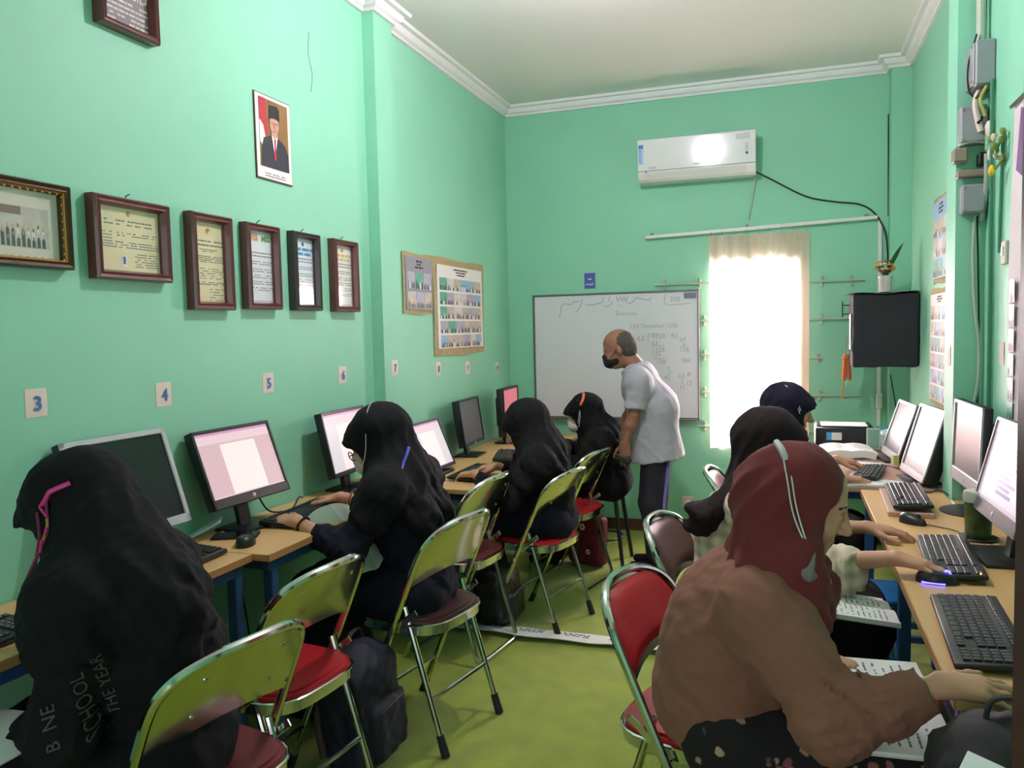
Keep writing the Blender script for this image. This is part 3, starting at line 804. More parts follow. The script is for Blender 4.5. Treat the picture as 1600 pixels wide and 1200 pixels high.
flat('neck', [(-.18, .2), (.2, .2), (.2, -.03), (.0, -.12), (-.18, -.02)], FIG[2], -.0106)
flat('face', [(.32*math.cos(a), .30+.27*math.sin(a)) for a in [q*PI/8 for q in range(16)]], FIG[2], -.0110)
flat('ear_shade', [(.08*math.cos(a), .27+.10*math.sin(a)) for a in [q*PI/4 for q in range(8)]], mat('figure_skin_dark', (176, 128, 106), .6), -.0114)
flat('glasses', [(-.24, .36), (.26, .36), (.26, .33), (-.24, .33)], FIG[1], -.0115); flat('mouth', [(-.10, .13), (.12, .13), (.10, .10), (-.08, .10)], mat('figure_lips', (150, 90, 84), .6), -.0115)
flat('hair', [(-.34, .30), (-.28, .48), (.30, .48), (.35, .30), (.38, .5), (-.36, .52)], FIG[1], -.0113)
flat('cap', [(-.36, .44), (-.31, .84), (.2, .88), (.36, .8), (.38, .46), (.0, .5)], mat('cap_black', (26, 26, 28), .6), -.0116)
m = MB(); ptext(m, -.07, .07, -.148, -.158, 2, -.0079, .95, .0045); tag(m.build('printed_text', INK, t), kind='stuff')

# photo boards
FABRIC = mat('board_fabric', (176, 160, 120), .9, var=(60, .15), bump=(200, .4)); FELT = mat('felt_grey', (150, 150, 158), .9)
def photo_board(label, rot, loc, w, h, rows, cols, sheet_m, group, title=.13, seed=0, border=.05):
    t = thing('photo_board', label, 'notice board', loc, rot, group)
    def bf(u, v): return Vector(((u-.5)*w, -.006-.004*math.sin(u*5+v*3), (v-.5)*h+.004*math.sin(u*9)))
    MB().sheet(bf, 10, 10, .004).build('fabric_border', FABRIC, t)
    sw, sh = w-2*border, h-2*border
    MB().box((0, -.0125, .0), (sw, .003, sh)).build('sheet', sheet_m, t)
    m = MB(); ptext(m, -sw*.2, sw*.2, sh*.5-sh*title*.35, sh*.5-sh*title*.8, 3, -.0145, .95, sh*title*.13, center=True); tag(m.build('printed_text', INKD, t), kind='stuff')
    zh = sh*(1-title)/rows
    for r in range(rows):
        x = -sw*.46; k = 0; rg = random.Random(seed+r)
        ws = [rg.uniform(.8, 1.25) for _ in range(cols)]; tot = sum(ws)
        for q in range(cols):
            pw_ = sw*.92*ws[q]/tot
            photo(t, x+pw_/2, sh*.5-sh*title-zh*(r+.5), pw_*.96, zh*.86, -.0148, 'photo', seed*31+r*7+q); x += pw_
    return t
photo_board('small grey photo board next to the pillar on the left wall', LW, (XL, 4.245, 1.787), .40, .35, 2, 3, FELT, 'photo boards', .26, 5, .025)
photo_board('large white photo board with five rows of photos on the left wall', LW, (XL, 4.873, 1.662), .845, .61, 5, 6, PAPER, 'photo boards', .14, 9, .045)
photo_board('upper narrow photo board on the far right wall', RW, (XR, 4.60, 1.925), .52, .45, 3, 3, PHB[4], 'photo boards', .22, 15, .025)
photo_board('lower tall photo board on the far right wall beside the black box', RW, (XR, 4.615, 1.365), .60, .62, 6, 4, PAPER, 'photo boards', .1, 21, .03)
# number cards
def number_card(n, rot, loc, s=1):
    names = {3: 'three', 4: 'four', 5: 'five', 6: 'six', 7: 'seven', 8: 'eight', 9: 'nine', 10: 'ten'}
    t = thing('number_card', 'small paper card with a blue number %s on the left wall' % names[n], 'card', loc, rot, 'seat number cards')
    MB().sheet(lambda u, v: Vector(((u-.5)*.07, -.0012-.0015*math.sin(v*3)*u, (v-.5)*.082)), 4, 4, .0008).build('card', CARDW, t)
    text_mesh(str(n), .058 if n < 10 else .042, INKB, 'numeral', t, (.004, -.0042, -.004), bold=.0012)
for n, y, z in ((3, 1.711, 1.327), (4, 2.205, 1.311), (5, 2.794, 1.311), (6, 3.38, 1.309), (8, 4.503, 1.281), (9, 4.98, 1.263), (10, 5.555, 1.235)):
    number_card(n, LW, (XL, y, z))
number_card(7, LW, (XL+.065, 3.80, 1.322))
for (x, y, z, lab) in ((XR-.107, 3.795, 1.355, 'blank cream card on the right-hand pillar'), (XR, 3.40, 1.377, 'blank cream card on the right wall beside the conduit')):
    tag(MB().sheet(lambda u, v: Vector(((u-.5)*.07, -.0012-.0015*math.sin(v*3)*u, (v-.5)*.085)), 4, 4, .0008).build('seat_card', CARDW, None, (x, y, z), RW), lab, 'card')
# whiteboard
wb = thing('whiteboard', 'large whiteboard with faint handwriting and sums behind the standing man', 'whiteboard', (-1.207, YB, 1.302))
WBW, WBH = 1.225, .92
MB().box((0, -.012, 0), (WBW, .016, WBH)).build('board_surface', mat('whiteboard_gloss', (222, 224, 230), .28, coat=.2), wb)
for s in (-1, 1):
    MB().box((0, -.016, s*WBH/2), (WBW+.016, .024, .014), bev=.003).build('frame_rail', mat('aluminium', (122, 122, 118), .35, .8), wb)
    MB().box((s*WBW/2, -.016, 0), (.014, .024, WBH), bev=.003).build('frame_rail', MATS['aluminium'], wb)
MB().box((.0, -.04, -WBH/2-.006), (WBW*.98, .06, .008), bev=.002).build('pen_tray', MATS['aluminium'], wb)
MB().box((.555, -.0225, .425), (.085, .004, .04), bev=.002).build('maker_label', mat('label_grey', (120, 120, 140), .5), wb)
MARK = mat('marker_ink', (172, 178, 184), .6)
YW = -.0205
def stroke(pts, r=.0026): return MB().tube(smoothpath([(x, YW, z) for x, z in pts], 4), r, 4).build('handwriting', MARK, wb)
def wpix(px, py): return ((px-835)/256*WBW-WBW/2, WBH/2-(py-(464-(px-835)*.035))/(188+(px-835)*.045)*WBH)
# Arabic opening phrase, right to left
for st_ in ([(1020, 466), (1018, 470), (1002, 467), (998, 466), (994, 472), (986, 476)], [(985, 463), (984, 470), (982, 472), (980, 465), (977, 472), (975, 465), (970, 471), (968, 464)],
            [(962, 473), (956, 479), (950, 480)], [(958, 464), (956, 472)], [(948, 465), (946, 472), (940, 475), (932, 477), (920, 477)], [(914, 468), (911, 480), (904, 489)],
            [(908, 473), (902, 472), (896, 477), (890, 476), (884, 476), (880, 480), (879, 488), (876, 496)], [(890, 467), (891, 468)], [(972, 478), (974, 479)], [(931, 486), (932, 487)]):
    stroke([wpix(*p) for p in st_])
for st_ in ([(1043, 461), (1042, 476), (1060, 477), (1080, 475)],): stroke([wpix(*p) for p in st_], .002)
def wtext(s, px, py, size): x, z = wpix(px, py); text_mesh(s, size, MARK, 'handwriting', wb, (x, YW-.0005, z), align='LEFT')
wtext('200', 1049, 469, .05); wtext('Exercise', 967, 491, .045); wtext('2,24 Tambahan 1200', 987, 511, .042)
wtext('63', 999, 530, .055); wtext('4928 : 42', 1021, 526, .05); wtext('63', 1021, 537, .045); wtext('1328', 1021, 547, .048); wtext('126', 1021, 554, .045); wtext('128', 1028, 566, .045)
wtext('64', 1063, 531, .045); wtext('2', 1067, 539, .04); wtext('128', 1063, 547, .045); wtext('384', 1065, 564, .045); wtext('7', 1044, 576, .04); wtext('2', 1046, 582, .04); wtext('42', 1039, 590, .045)
wtext('63', 1061, 588, .045); wtext('8', 1074, 585, .045); wtext('2', 1064, 596, .045); wtext('12', 1072, 599, .045); wtext('15', 1062, 605, .04)
for st_ in ([(1016, 534), (1017, 523), (1033, 522)], [(1021, 541), (1040, 540)], [(1024, 561), (1040, 560)], [(1064, 543), (1073, 538)]): stroke([wpix(*p) for p in st_], .002)
# blue card above the whiteboard
bc = thing('wall_card', 'small blue card with white marks above the whiteboard', 'card', (-1.385, YB, 1.862))
MB().box((0, -.002, 0), (.082, .003, .115), rotz(0), bev=.004).build('card', mat('card_blue', (74, 86, 172), .5), bc)
MB().ell((0, -.0038, .012), (.016, .0008, .005), 10, 5).build('logo', PAPER, bc)
MB().tube(smoothpath([(-.03, -.0038, -.028), (-.005, -.0038, -.026), (.012, -.0038, -.03), (.03, -.0038, -.018)], 3), .004, 5, flat=.2).build('lettering', PAPER, bc)
# air conditioner
ac = thing('air_conditioner', 'white wall air conditioner with a blue sticker above the curtain rail', 'air conditioner', (-.588, YB, 2.668))
AW = .785; rot1 = roty(-R(.6))
pr = [(0, .14), (-.195, .14), (-.2085, .134), (-.211, .126), (-.200, -.084), (-.195, -.10), (-.17, -.132), (-.13, -.145), (0, -.145)]
def acshell(x0, x1, p): 
    m = MB(); k = len(p); V = [(x0, y, z) for y, z in p]+[(x1, y, z) for y, z in p]
    return m.add(V, [list(range(k)), list(range(k, 2*k))[::-1]]+[[i, k+i, k+(i+1) % k, (i+1) % k] for i in range(k)])
ACW = mat('ac_white', (236, 236, 238), .11, coat=.2)
acshell(-AW/2, AW/2, pr).build('body', ACW, ac, smooth=False)
acshell(-AW/2+.05, AW/2-.06, [(-.2005, -.088), (-.198, -.102), (-.172, -.134), (-.165, -.128), (-.19, -.10), (-.195, -.082)]).build('air_flap', mat('flap_white', (222, 222, 220), .3), ac)
MB().box((0, -.2005, -.078), (AW, .003, .0035)).build('panel_seam', INK, ac)
MB().box((-AW/2+.055, -.2035, -.085), (.004, .008, .02)).build('seam', INKD, ac)
sk = MB().box((-AW/2+.022, -.2105, .035), (.034, .002, .13)).build('sticker', mat('sticker_pale', (176, 206, 236), .5), ac)
MB().box((-AW/2+.022, -.2118, .088), (.034, .002, .026)).build('sticker_top', mat('sticker_blue', (50, 130, 210), .5), sk)
m = MB()
for k in range(6): m.box((-AW/2+.016, -.2118, .06-k*.016), (.010, .001, .008))
m.build('sticker_marks', MATS['sticker_blue'], sk)
MB().box((AW/2-.08, -.2108, .098), (.09, .003, .034), rotx(0)).build('energy_label', mat('label_silver', (196, 198, 200), .4), ac)
dp = MB().box((AW/2-.055, -.2062, -.012), (.014, .002, .014)).build('display', INKD, ac)
for k in range(4): MB().box((AW/2-.055, -.2075, .008+k*.013), (.018, .0015, .003)).build('indicator', INK, ac)
MB().box((.01, -.2058, -.055), (.05, .001, .008)).build('maker_mark', MATS['label_silver'], ac); MB().box((-AW/2+.10, -.2058, -.058), (.05, .001, .014)).build('corner_mark', MATS['label_silver'], ac)
cable('ac_cable', [(-.20, YB-.06, 2.55), (-.10, YB-.012, 2.50), (.12, YB-.008, 2.37), (.30, YB-.008, 2.32), (.46, YB-.008, 2.29), (.555, YB-.010, 2.22), (.612, YB-.03, 2.10), (.628, YB-.04, 1.96), (.632, YB-.03, 1.80), (.632, YB-.02, 1.55)], .0055, CABLE, 'black cable sagging from the air conditioner to the right corner')
cable('drain_hose', [(-.20, YB-.05, 2.54), (-.215, YB-.015, 2.44), (-.245, YB-.012, 2.24)], .006, CABLEG, 'short grey drain hose hanging below the air conditioner')
cable('corner_cable', [(.630, YB-.008, 2.86), (.632, YB-.008, 2.5), (.634, YB-.008, 2.2)], .004, CABLE, 'thin dark cable running straight down the back right corner')
cable('lower_corner_cable', [(.64, 5.72, 1.16), (.67, 5.72, .98), (.70, 5.70, .80)], .004, CABLE, 'thin dark cable hanging below the black box')
# socket
so = thing('power_socket', 'white wall socket with a round plug on the back wall', 'socket', (-.678, YB, .232))
MB().box((0, -.008, 0), (.085, .016, .082), bev=.004).build('face_plate', CARDW, so)
MB().lathe([(.022, 0), (.022, .012), (.017, .03), (.008, .034)], 16, (-.002, -.016, -.008), rotx(PI/2)).build('plug', WHTPL, so)
MB().tube(smoothpath([(.004, -.03, -.03), (.008, -.02, -.07), (.008, -.016, -.20)], 4), .004, 6).build('cord', GREYPL, so)

# black cloth-covered box on the right wall, plant on it, tassel below
bx = thing('covered_box', 'black cloth-covered box fixed high in the right-hand corner', 'box', (.567, 5.47, 1.46))
def cloth_box(sd):
    sd.box((.567, 5.47, 1.455), (.185, .15, .225), rnd=.012, k=.01)
BKC = mat('box_black_cloth', (38, 39, 44), .85, bump=(300, .2), var=(4, .12))
sd = SDF(); cloth_box(sd); soft_object('cloth_cover', sd.mesh(.011, folds(3, 18, .0028)), BKC, bx, (.567, 5.47, 1.46))
MB().sheet(lambda u, v: Vector((-.215+.40*u, -.165+.30*v, .224+.006*math.sin(u*9)*math.sin(v*6+1)-.03*max(0, .10-u)*9*v*0)), 14, 8, .002).build('plastic_sheet', mat('plastic_grey', (120, 124, 122), .35), bx)
MB().box((-.192, -.06, -.01), (.004, .10, .22), bev=.001).build('paper_note', PAPER, bx)
br = MB()
for dz in (.10, .155): br.tube([(-.19, -.02, dz), (-.235, -.02, dz)], .004, 5)
br.tube([(-.235, -.02, .08), (-.235, -.02, .18)], .004, 5).build('bracket', BLKPL, bx)
vs = thing('flower_vase', 'small white vase of artificial flowers on the black box', 'vase', (.575, 5.43, 1.688))
MB().lathe([(.028, 0), (.034, .002), (.038, .05), (.042, .10), (.037, .10), (.034, .05), (.02, .008)], 18).build('vase', mat('vase_white', (206, 200, 196), .5), vs)
FLW = [mat('petal_orange', (214, 120, 60), .7), mat('petal_cream', (226, 206, 180), .7), mat('petal_yellow', (220, 180, 60), .7), mat('petal_red', (170, 70, 60), .7)]
LEAF = mat('leaf_dark_green', (60, 96, 52), .6)
rg = random.Random(8)
for k in range(13):
    a = rg.uniform(0, 6.28); rr = rg.uniform(.01, .06); p = Vector((rr*math.cos(a), rr*math.sin(a), .12+rg.uniform(0, .07)))
    fl = MB()
    for q in range(5):
        b = q*6.28/5+a; fl.ell(p+Vector((.013*math.cos(b), .013*math.sin(b), .003)), (.012, .012, .006), 7, 4)
    fl.build('flower', FLW[k % 4], vs); MB().tube([(0, 0, .08), p], .0015, 4).build('stem', LEAF, vs)
for k in range(7):
    a = k*.9; d0 = Vector((.05*math.cos(a), .05*math.sin(a), .14)) if k else Vector((.10, .0, .30))
    w_ = .014 if k else .03
    MB().sheet(lambda u, v: Vector((0, 0, .09))+(d0-Vector((0, 0, .09)))*u*(1.0 if k else 1)+Vector((-.4*math.sin(a)*0+(v-.5)*w_*math.sin(PI*min(1, u*1.02)), (v-.5)*w_*math.cos(a)*math.sin(PI*min(1, u*1.02)), .015*math.sin(PI*u))), 6, 2, .001).build('leaf', LEAF, vs)
ts = thing('orange_tassel', 'orange fringed tassel hanging below the left of the black box', 'tassel', (.36, 5.55, 1.22))
ORG = mat('tassel_orange', (204, 116, 66), .85); m = MB()
rg = random.Random(2)
for k in range(26):
    a = rg.uniform(0, 6.28); r0 = rg.uniform(0, .022); m.tube([(r0*math.cos(a), r0*math.sin(a)*.6, .055), (r0*1.5*math.cos(a), r0*math.sin(a), -.075+rg.uniform(-.012, .012))], .0042, 4)
tag(m.build('fringe', ORG, ts), kind='stuff')
MB().lathe([(.01, .05), (.024, .058), (.02, .075), (.006, .085)], 12, sy=.6).build('knot', ORG, ts); MB().tube([(0, 0, .08), (.004, .01, .19)], .0022, 5).build('cord', ORG, ts)
MB().tube(smoothpath([(-.012, 0, -.06), (-.016, 0, -.14), (-.022, 0, -.20)], 3), [.006]*6+[.012], 7, flat=.4).build('tail', mat('tassel_tan', (190, 150, 92), .8), ts)

# ---------------------------------------------------------------- electrical boxes and cables at the right wall
BOXM = mat('meter_box_grey', (150, 152, 156), .5, var=(9, .05)); BRK = mat('breaker_brown', (150, 134, 116), .5)
def jbox(label, loc, rot, w, h, d, lid=True):
    t = thing('junction_box', label, 'junction box', loc, rot, 'grey electrical boxes')
    MB().box((0, -d/2, 0), (w, d, h), bev=.006).build('housing', BOXM, t)
    if lid:
        MB().box((0, -d-.003, 0), (w*.92, .008, h*.92), bev=.004).build('lid', BOXM, t)
        for sx in (-1, 1):
            for sz in (-1, 1): MB().ell((sx*w*.38, -d-.008, sz*h*.38), (.005, .003, .005), 8, 4).build('screw', BRK, t)
    return t
jbox('uppermost grey junction box on the right wall among loose cables', (XR, 3.66, 2.49), RW, .20, .17, .07)
jbox('tall grey meter box on the front of the right-hand pillar', (.70, 3.70, 2.275), BW, .10, .15, .06)
jbox('lowest grey junction box on the right-hand pillar under the breaker', (.703, 3.70, 1.985), BW, .085, .115, .055)
bk = thing('circuit_breaker', 'beige circuit breaker bracket between two grey boxes on the pillar', 'breaker', (.70, 3.70, 2.14))
MB().box((-.045, -.03, .02), (.05, .06, .055), bev=.005).build('breaker', BRK, bk); MB().box((0, -.035, -.055), (.11, .05, .028), bev=.004).build('bracket', BRK, bk)
MB().tube(smoothpath([(-.05, -.05, .06), (.0, -.06, .07), (.05, -.05, .06)], 4), .006, 6).build('loop_wire', CARDW, bk); MB().box((.035, -.03, .0), (.03, .05, .05), bev=.004).build('switch', BLKPL, bk)
fx = thing('cable_joint', 'cream plastic cable joint on the right wall beside the meter box', 'cable joint', (XR, 3.62, 2.21))
MB().lathe([(.018, -.03), (.026, -.02), (.03, .01), (.022, .03)], 14, (0, -.03, .03)).build('cap', CARDW, fx); MB().lathe([(.016, -.03), (.02, 0), (.016, .03)], 14, (.0, -.03, -.06)).build('collar', CARDW, fx)
MB().box((0, -.02, -.01), (.05, .03, .09), bev=.006).build('bracket', mat('joint_green', (110, 180, 140), .5), fx)
W_ = XR
cable('conduit', [(W_-.02, 3.98, 3.1), (W_-.02, 3.955, 2.7), (W_-.02, 3.93, 2.45)], .016, CABLEG, 'thick pale conduit from the ceiling to the upper junction box', n=10) if False else None
cable('conduit_pipe', [(.72, 3.66, 3.11), (.722, 3.66, 2.8), (.724, 3.66, 2.5), (.724, 3.66, 2.37)], .017, CABLEG, 'thick pale conduit pipe dropping from the ceiling on the pillar', n=10)
cable('grey_loop_cable', [(.735, 3.64, 2.44), (.70, 3.62, 2.36), (.71, 3.62, 2.28), (.72, 3.62, 2.24)], .011, CARDW, 'cream cable looping above the tall meter box', n=8)
cable('twin_cable', [(XR-.02, 3.60, 2.15), (XR-.015, 3.62, 2.05), (XR-.012, 3.66, 1.97), (XR-.02, 3.675, 1.90)], .009, CABLEG, 'thick grey cable curving from the joint to the lowest box', n=8)
cable('thin_loop_cable', [(.705, 3.64, 2.62), (.675, 3.63, 2.5), (.68, 3.63, 2.40), (.72, 3.63, 2.36)], .0035, CABLE, 'thin dark cable looping left of the upper junction box')
cable('dark_riser', [(XR-.012, 3.56, 2.42), (XR-.012, 3.555, 2.2), (XR-.012, 3.55, 1.9), (XR-.012, 3.54, 1.5), (XR-.012, 3.54, .9)], .008, mat('conduit_green', (66, 130, 100), .6), 'green painted conduit running down the right wall')
cable('second_riser', [(XR-.008, 3.40, 2.2), (XR-.008, 3.42, 1.95), (XR-.008, 3.43, 1.75)], .006, MATS['conduit_green'], 'short green painted conduit near the hanging banner')
cable('dangling_cable', [(.715, 3.68, 1.92), (.712, 3.685, 1.75), (.722, 3.685, 1.55), (.738, 3.685, 1.40), (.735, 3.68, 1.25), (.715, 3.68, 1.12), (.700, 3.68, .98), (.69, 3.66, .80)], .007, CABLEG, 'pale cable dangling from the lowest box down the pillar', n=7)
cable('dark_twin', [(.725, 3.685, 1.92), (.735, 3.69, 1.6), (.74, 3.69, 1.35), (.735, 3.69, 1.1)], .0035, CABLE, 'thin dark wire beside the pale dangling cable')
for i, (dy, dz) in enumerate(((0, .0), (.03, .02), (.055, -.01))):
    cable('feed_wire', [(XR-.01, 3.70+dy, 3.1), (XR-.012, 3.69+dy, 2.8+dz), (XR-.015, 3.68+dy*.6, 2.58)], .0035, CABLE, ['nearest thin wire dropping into the upper junction box', 'middle thin wire dropping into the upper junction box', 'farthest thin wire dropping into the upper junction box'][i])
cable('wire_bundle', [(XR-.03, 3.6, 2.40), (XR-.06, 3.62, 2.36), (XR-.05, 3.66, 2.34), (XR-.03, 3.64, 2.30), (XR-.05, 3.60, 2.27)], .006, BLKPL, 'tangle of black tape and wire under the upper junction box')
cable('yellow_wire', [(XR-.03, 3.57, 2.40), (XR-.05, 3.57, 2.35), (XR-.03, 3.58, 2.29)], .006, mat('wire_yellow', (186, 180, 90), .6), 'short yellow-green wire under the upper junction box')
wsw = thing('wall_switch_plate', 'small pale switch plate at the edge of the hanging banner', 'switch', (XR, 3.36, 1.745), RW)
MB().box((0, -.006, 0), (.06, .012, .085), bev=.003).build('plate', CARDW, wsw); MB().box((0, -.014, .005), (.022, .006, .034), bev=.002).build('rocker', WHTPL, wsw)
# hanging banner at the right edge
bn = thing('hanging_banner', 'tall white banner with small photos hanging on the right wall at the picture edge', 'banner', (XR, 3.06, 1.66), RW)
MB().sheet(lambda u, v: Vector(((u-.5)*.42, -.008-.006*math.sin(u*7+v*4), (v-.5)*1.17)), 12, 20, .002).build('banner_sheet', mat('banner_pinkish', (228, 214, 218), .7), bn)
MB().tube([(-.22, -.012, .585), (.22, -.012, .585)], .006, 6).build('hanging_rod', DKWOOD, bn)
for k in range(6): photo(bn, -.14, -.06-k*.085, .07, .078, -.018, 'photo', 70+k)
MB().sheet(lambda u, v: Vector((-.12+.14*u+.05*v, -.017, .35+.2*v-.06*u)), 3, 6, .0008).build('purple_ribbon_print', mat('print_purple', (120, 80, 130), .7), bn)
fd = thing('flower_decoration', 'small artificial plant with a yellow flower clipped to the banner', 'decoration', (XR-.03, 3.37, 2.12), RW)
rg = random.Random(5)
for k in range(16):
    a = rg.uniform(0, 6.28); q = Vector((rg.uniform(-.03, .03), rg.uniform(-.02, .02), rg.uniform(-.04, .06)))
    MB().ell(q, (.016, .008, .010), 7, 5, rotz(a) @ roty(a)).build('leaf', FLW[1] if k % 5 == 0 else mat('leaf_olive', (120, 140, 70), .7), fd)
MB().ell((.0, -.02, -.075), (.018, .012, .02), 9, 6).build('flower', mat('flower_yellow', (232, 190, 40), .6), fd); MB().tube([(.04, 0, -.055), (0, -.015, -.075)], .005, 5).build('stem', MATS['leaf_olive'], fd)

# ceiling lamp: just above the top edge of the picture
lp = thing('ceiling_lamp', 'bare white bulb in a holder on the ceiling', 'lamp', (-.72, 3.12, ZC))
MB().lathe([(.05, -.002), (.05, -.02), (.025, -.05), (.022, -.07)], 20).build('holder', WHTPL, lp)
BULB = mat('bulb_glow', (255, 250, 240), .4, emit=25)
MB().lathe([(.012, -.065), (.02, -.08), (.034, -.11), (.036, -.135), (.026, -.16), (.008, -.17)], 20).build('bulb', BULB, lp)
pl_ = bpy.data.lights.new('bulb_light', 'POINT'); pl_.energy = LAMP_POWER; pl_.shadow_soft_size = .05; pl_.color = (1.0, .875, .98)
po_ = bpy.data.objects.new('bulb_light', pl_); link(po_, lp); po_.location = (0, 0, -.235)
# ---------------------------------------------------------------- computers and desk things
def glow(name, rgb, s):
    if name in MATS: return MATS[name]
    m = mat(name, (12, 12, 13), .35); b = m.node_tree.nodes['Principled BSDF']
    b.inputs['Emission Color'].default_value = lin(rgb); b.inputs['Emission Strength'].default_value = s
    return m
SC_PINK = glow('screen_pink', (226, 190, 196), .75); SC_PAGE = glow('screen_page', (252, 226, 222), .9); SC_BAR = glow('screen_toolbar', (238, 206, 214), .8)
SC_LILAC = glow('screen_lilac', (206, 190, 204), .75); SC_BLUE = glow('screen_blue', (120, 120, 176), .6); SC_WHITE = glow('screen_white', (226, 218, 222), .8); SC_MAG = glow('screen_magenta', (222, 160, 200), .7)
SC_RED = glow('screen_red', (226, 120, 130), .7)
def monitor(label, loc, rz, w, h, zb, tilt, bez=(.016, .016, .016, .035), bm=BLKPL, kind='off', th=.03, base='rect', lift=True, bw=.2, backbulge=True):
    """front faces local -y; bez = left, right, top, bottom; zb = height of the panel's lower edge"""
    t = thing('monitor', label, 'monitor', loc, rz, 'computer monitors')
    Rt = rotx(-tilt)
    def P(x, y, z): return Rt @ Vector((x, y, z))+Vector((0, 0, zb))
    l, r, tp, bt = bez
    MB().box(P(0, th/2, h/2), (w, th, h), Rt, bev=.005, seg=2).build('housing', BLKPL, t)
    if backbulge: MB().box(P(0, th+.016, h*.5), (w*.62, .036, h*.62), Rt, bev=.014, seg=2).build('back_cover', BLKPL, t)
    fr = MB()
    fr.box(P(0, -.003, h-tp/2), (w, .008, tp), Rt, bev=.002); fr.box(P(0, -.003, bt/2), (w, .008, bt), Rt, bev=.002)
    fr.box(P(-w/2+l/2, -.003, h/2), (l, .008, h), Rt, bev=.002); fr.box(P(w/2-r/2, -.003, h/2), (r, .008, h), Rt, bev=.002)
    fr.build('bezel', bm, t)
    sw, sh = w-l-r, h-tp-bt; sx = (l-r)/2; sz = bt+sh/2
    def q(x0, x1, z0, z1, y): return [P(sx-sw/2+x0*sw, y, bt+z0*sh), P(sx-sw/2+x1*sw, y, bt+z0*sh), P(sx-sw/2+x1*sw, y, bt+z1*sh), P(sx-sw/2+x0*sw, y, bt+z1*sh)]
    base_m = {'off': SCROFF, 'pale': SCRGREY, 'word': SC_PINK, 'lilac': SC_LILAC, 'white': SC_WHITE, 'red': SC_RED}[kind]
    s = MB().quad(q(0, 1, 0, 1, -.0008)).build('screen', base_m, t)
    if kind in ('word', 'white'):
        MB().quad(q(0, 1, .965, 1, -.0014)).build('title_bar', SC_MAG, s)
        MB().quad(q(0, 1, .83, .96, -.0012)).build('tool_bar', SC_BAR, s)
        MB().quad(q(.28, .76, 0.02, .80, -.0013)).build('page', SC_PAGE, s)
        MB().quad(q(.0, 1, .0, .02, -.0015)).build('status_bar', SC_BAR, s)
    if kind == 'lilac':
        MB().quad(q(.0, 1, .86, 1, -.0012)).build('tool_bar', SC_BAR, s)
        MB().quad(q(.30, .92, .05, .80, -.0012)).build('page', glow('screen_pale', (226, 212, 222), .75), s)
        m = MB()
        for k in range(9):
            a = random.uniform(.3, .6); z = .72-k*.068
            m.quad(q(.38, .38+a*.8, z-.02, z+.024, -.0016))
        tag(m.build('page_text', SC_BLUE, s), kind='stuff')
    MB().lathe([(.009, 0), (.007, .001)], 14, P(0, -.0075, bt/2), Rt @ rotx(PI/2)).build('maker_badge', SILPL, t)
    if base == 'rect':
        MB().box((0, .03, .006), (bw, .15, .012), bev=.004, seg=2).build('base', BLKPL, t)
    else:
        MB().lathe([(.02, .014), (.10, .010), (.118, .004), (.118, 0), (.0, 0)], 28, (0, .03, 0)).build('base', BLKPL, t)
    top = P(0, th+.02, h*.35)
    MB().box(((0), (.045+top.y)/2+.005, top.z/2), (.06, .022, top.z), rotx(-math.atan2(top.y-.045, top.z)), bev=.004).build('stand', BLKPL, t)
    return t
# left desks (front faces +x)
monitor('silver-framed monitor with a dark screen in front of the nearest hooded student', (-1.885, 1.935, .79), LW-R(2), .40, .325, .105, R(18), (.018, .018, .018, .03), SILPL, 'off')
monitor('black monitor showing a pink-tinted document beside the silver one', (-1.88, 2.475, .79), LW-R(3), .415, .29, .105, R(20), (.013, .013, .013, .036), BLKPL, 'word')
monitor('black monitor with a pale screen half hidden by the student in glasses', (-1.885, 3.225, .79), LW+R(2), .40, .295, .08, R(12), (.014, .014, .014, .02), BLKPL, 'white')
m4 = monitor('monitor with a document and pink bar standing just past the raised desk', (-1.82, 4.03, .72), LW, .42, .29, .02, R(22), (.012, .012, .014, .02), BLKPL, 'white')
MB().tube(smoothpath([(-.10, .12, .30), (-.14, .12, .33), (-.2, .10, .345), (-.26, .10, .33)], 4), .0035, 6).build('top_cable', CABLE, m4)
monitor('black monitor switched off past the middle of the left row', (-1.87, 4.68, .72), LW+R(4), .40, .29, .075, R(8), (.012, .012, .012, .022), BLKPL, 'pale', th=.04)
monitor('black monitor with a pink screen turned sideways in the back left corner', (-1.83, 5.30, .72), LW+R(4), .40, .33, .06, R(2), (.014, .014, .014, .03), BLKPL, 'red', th=.045)
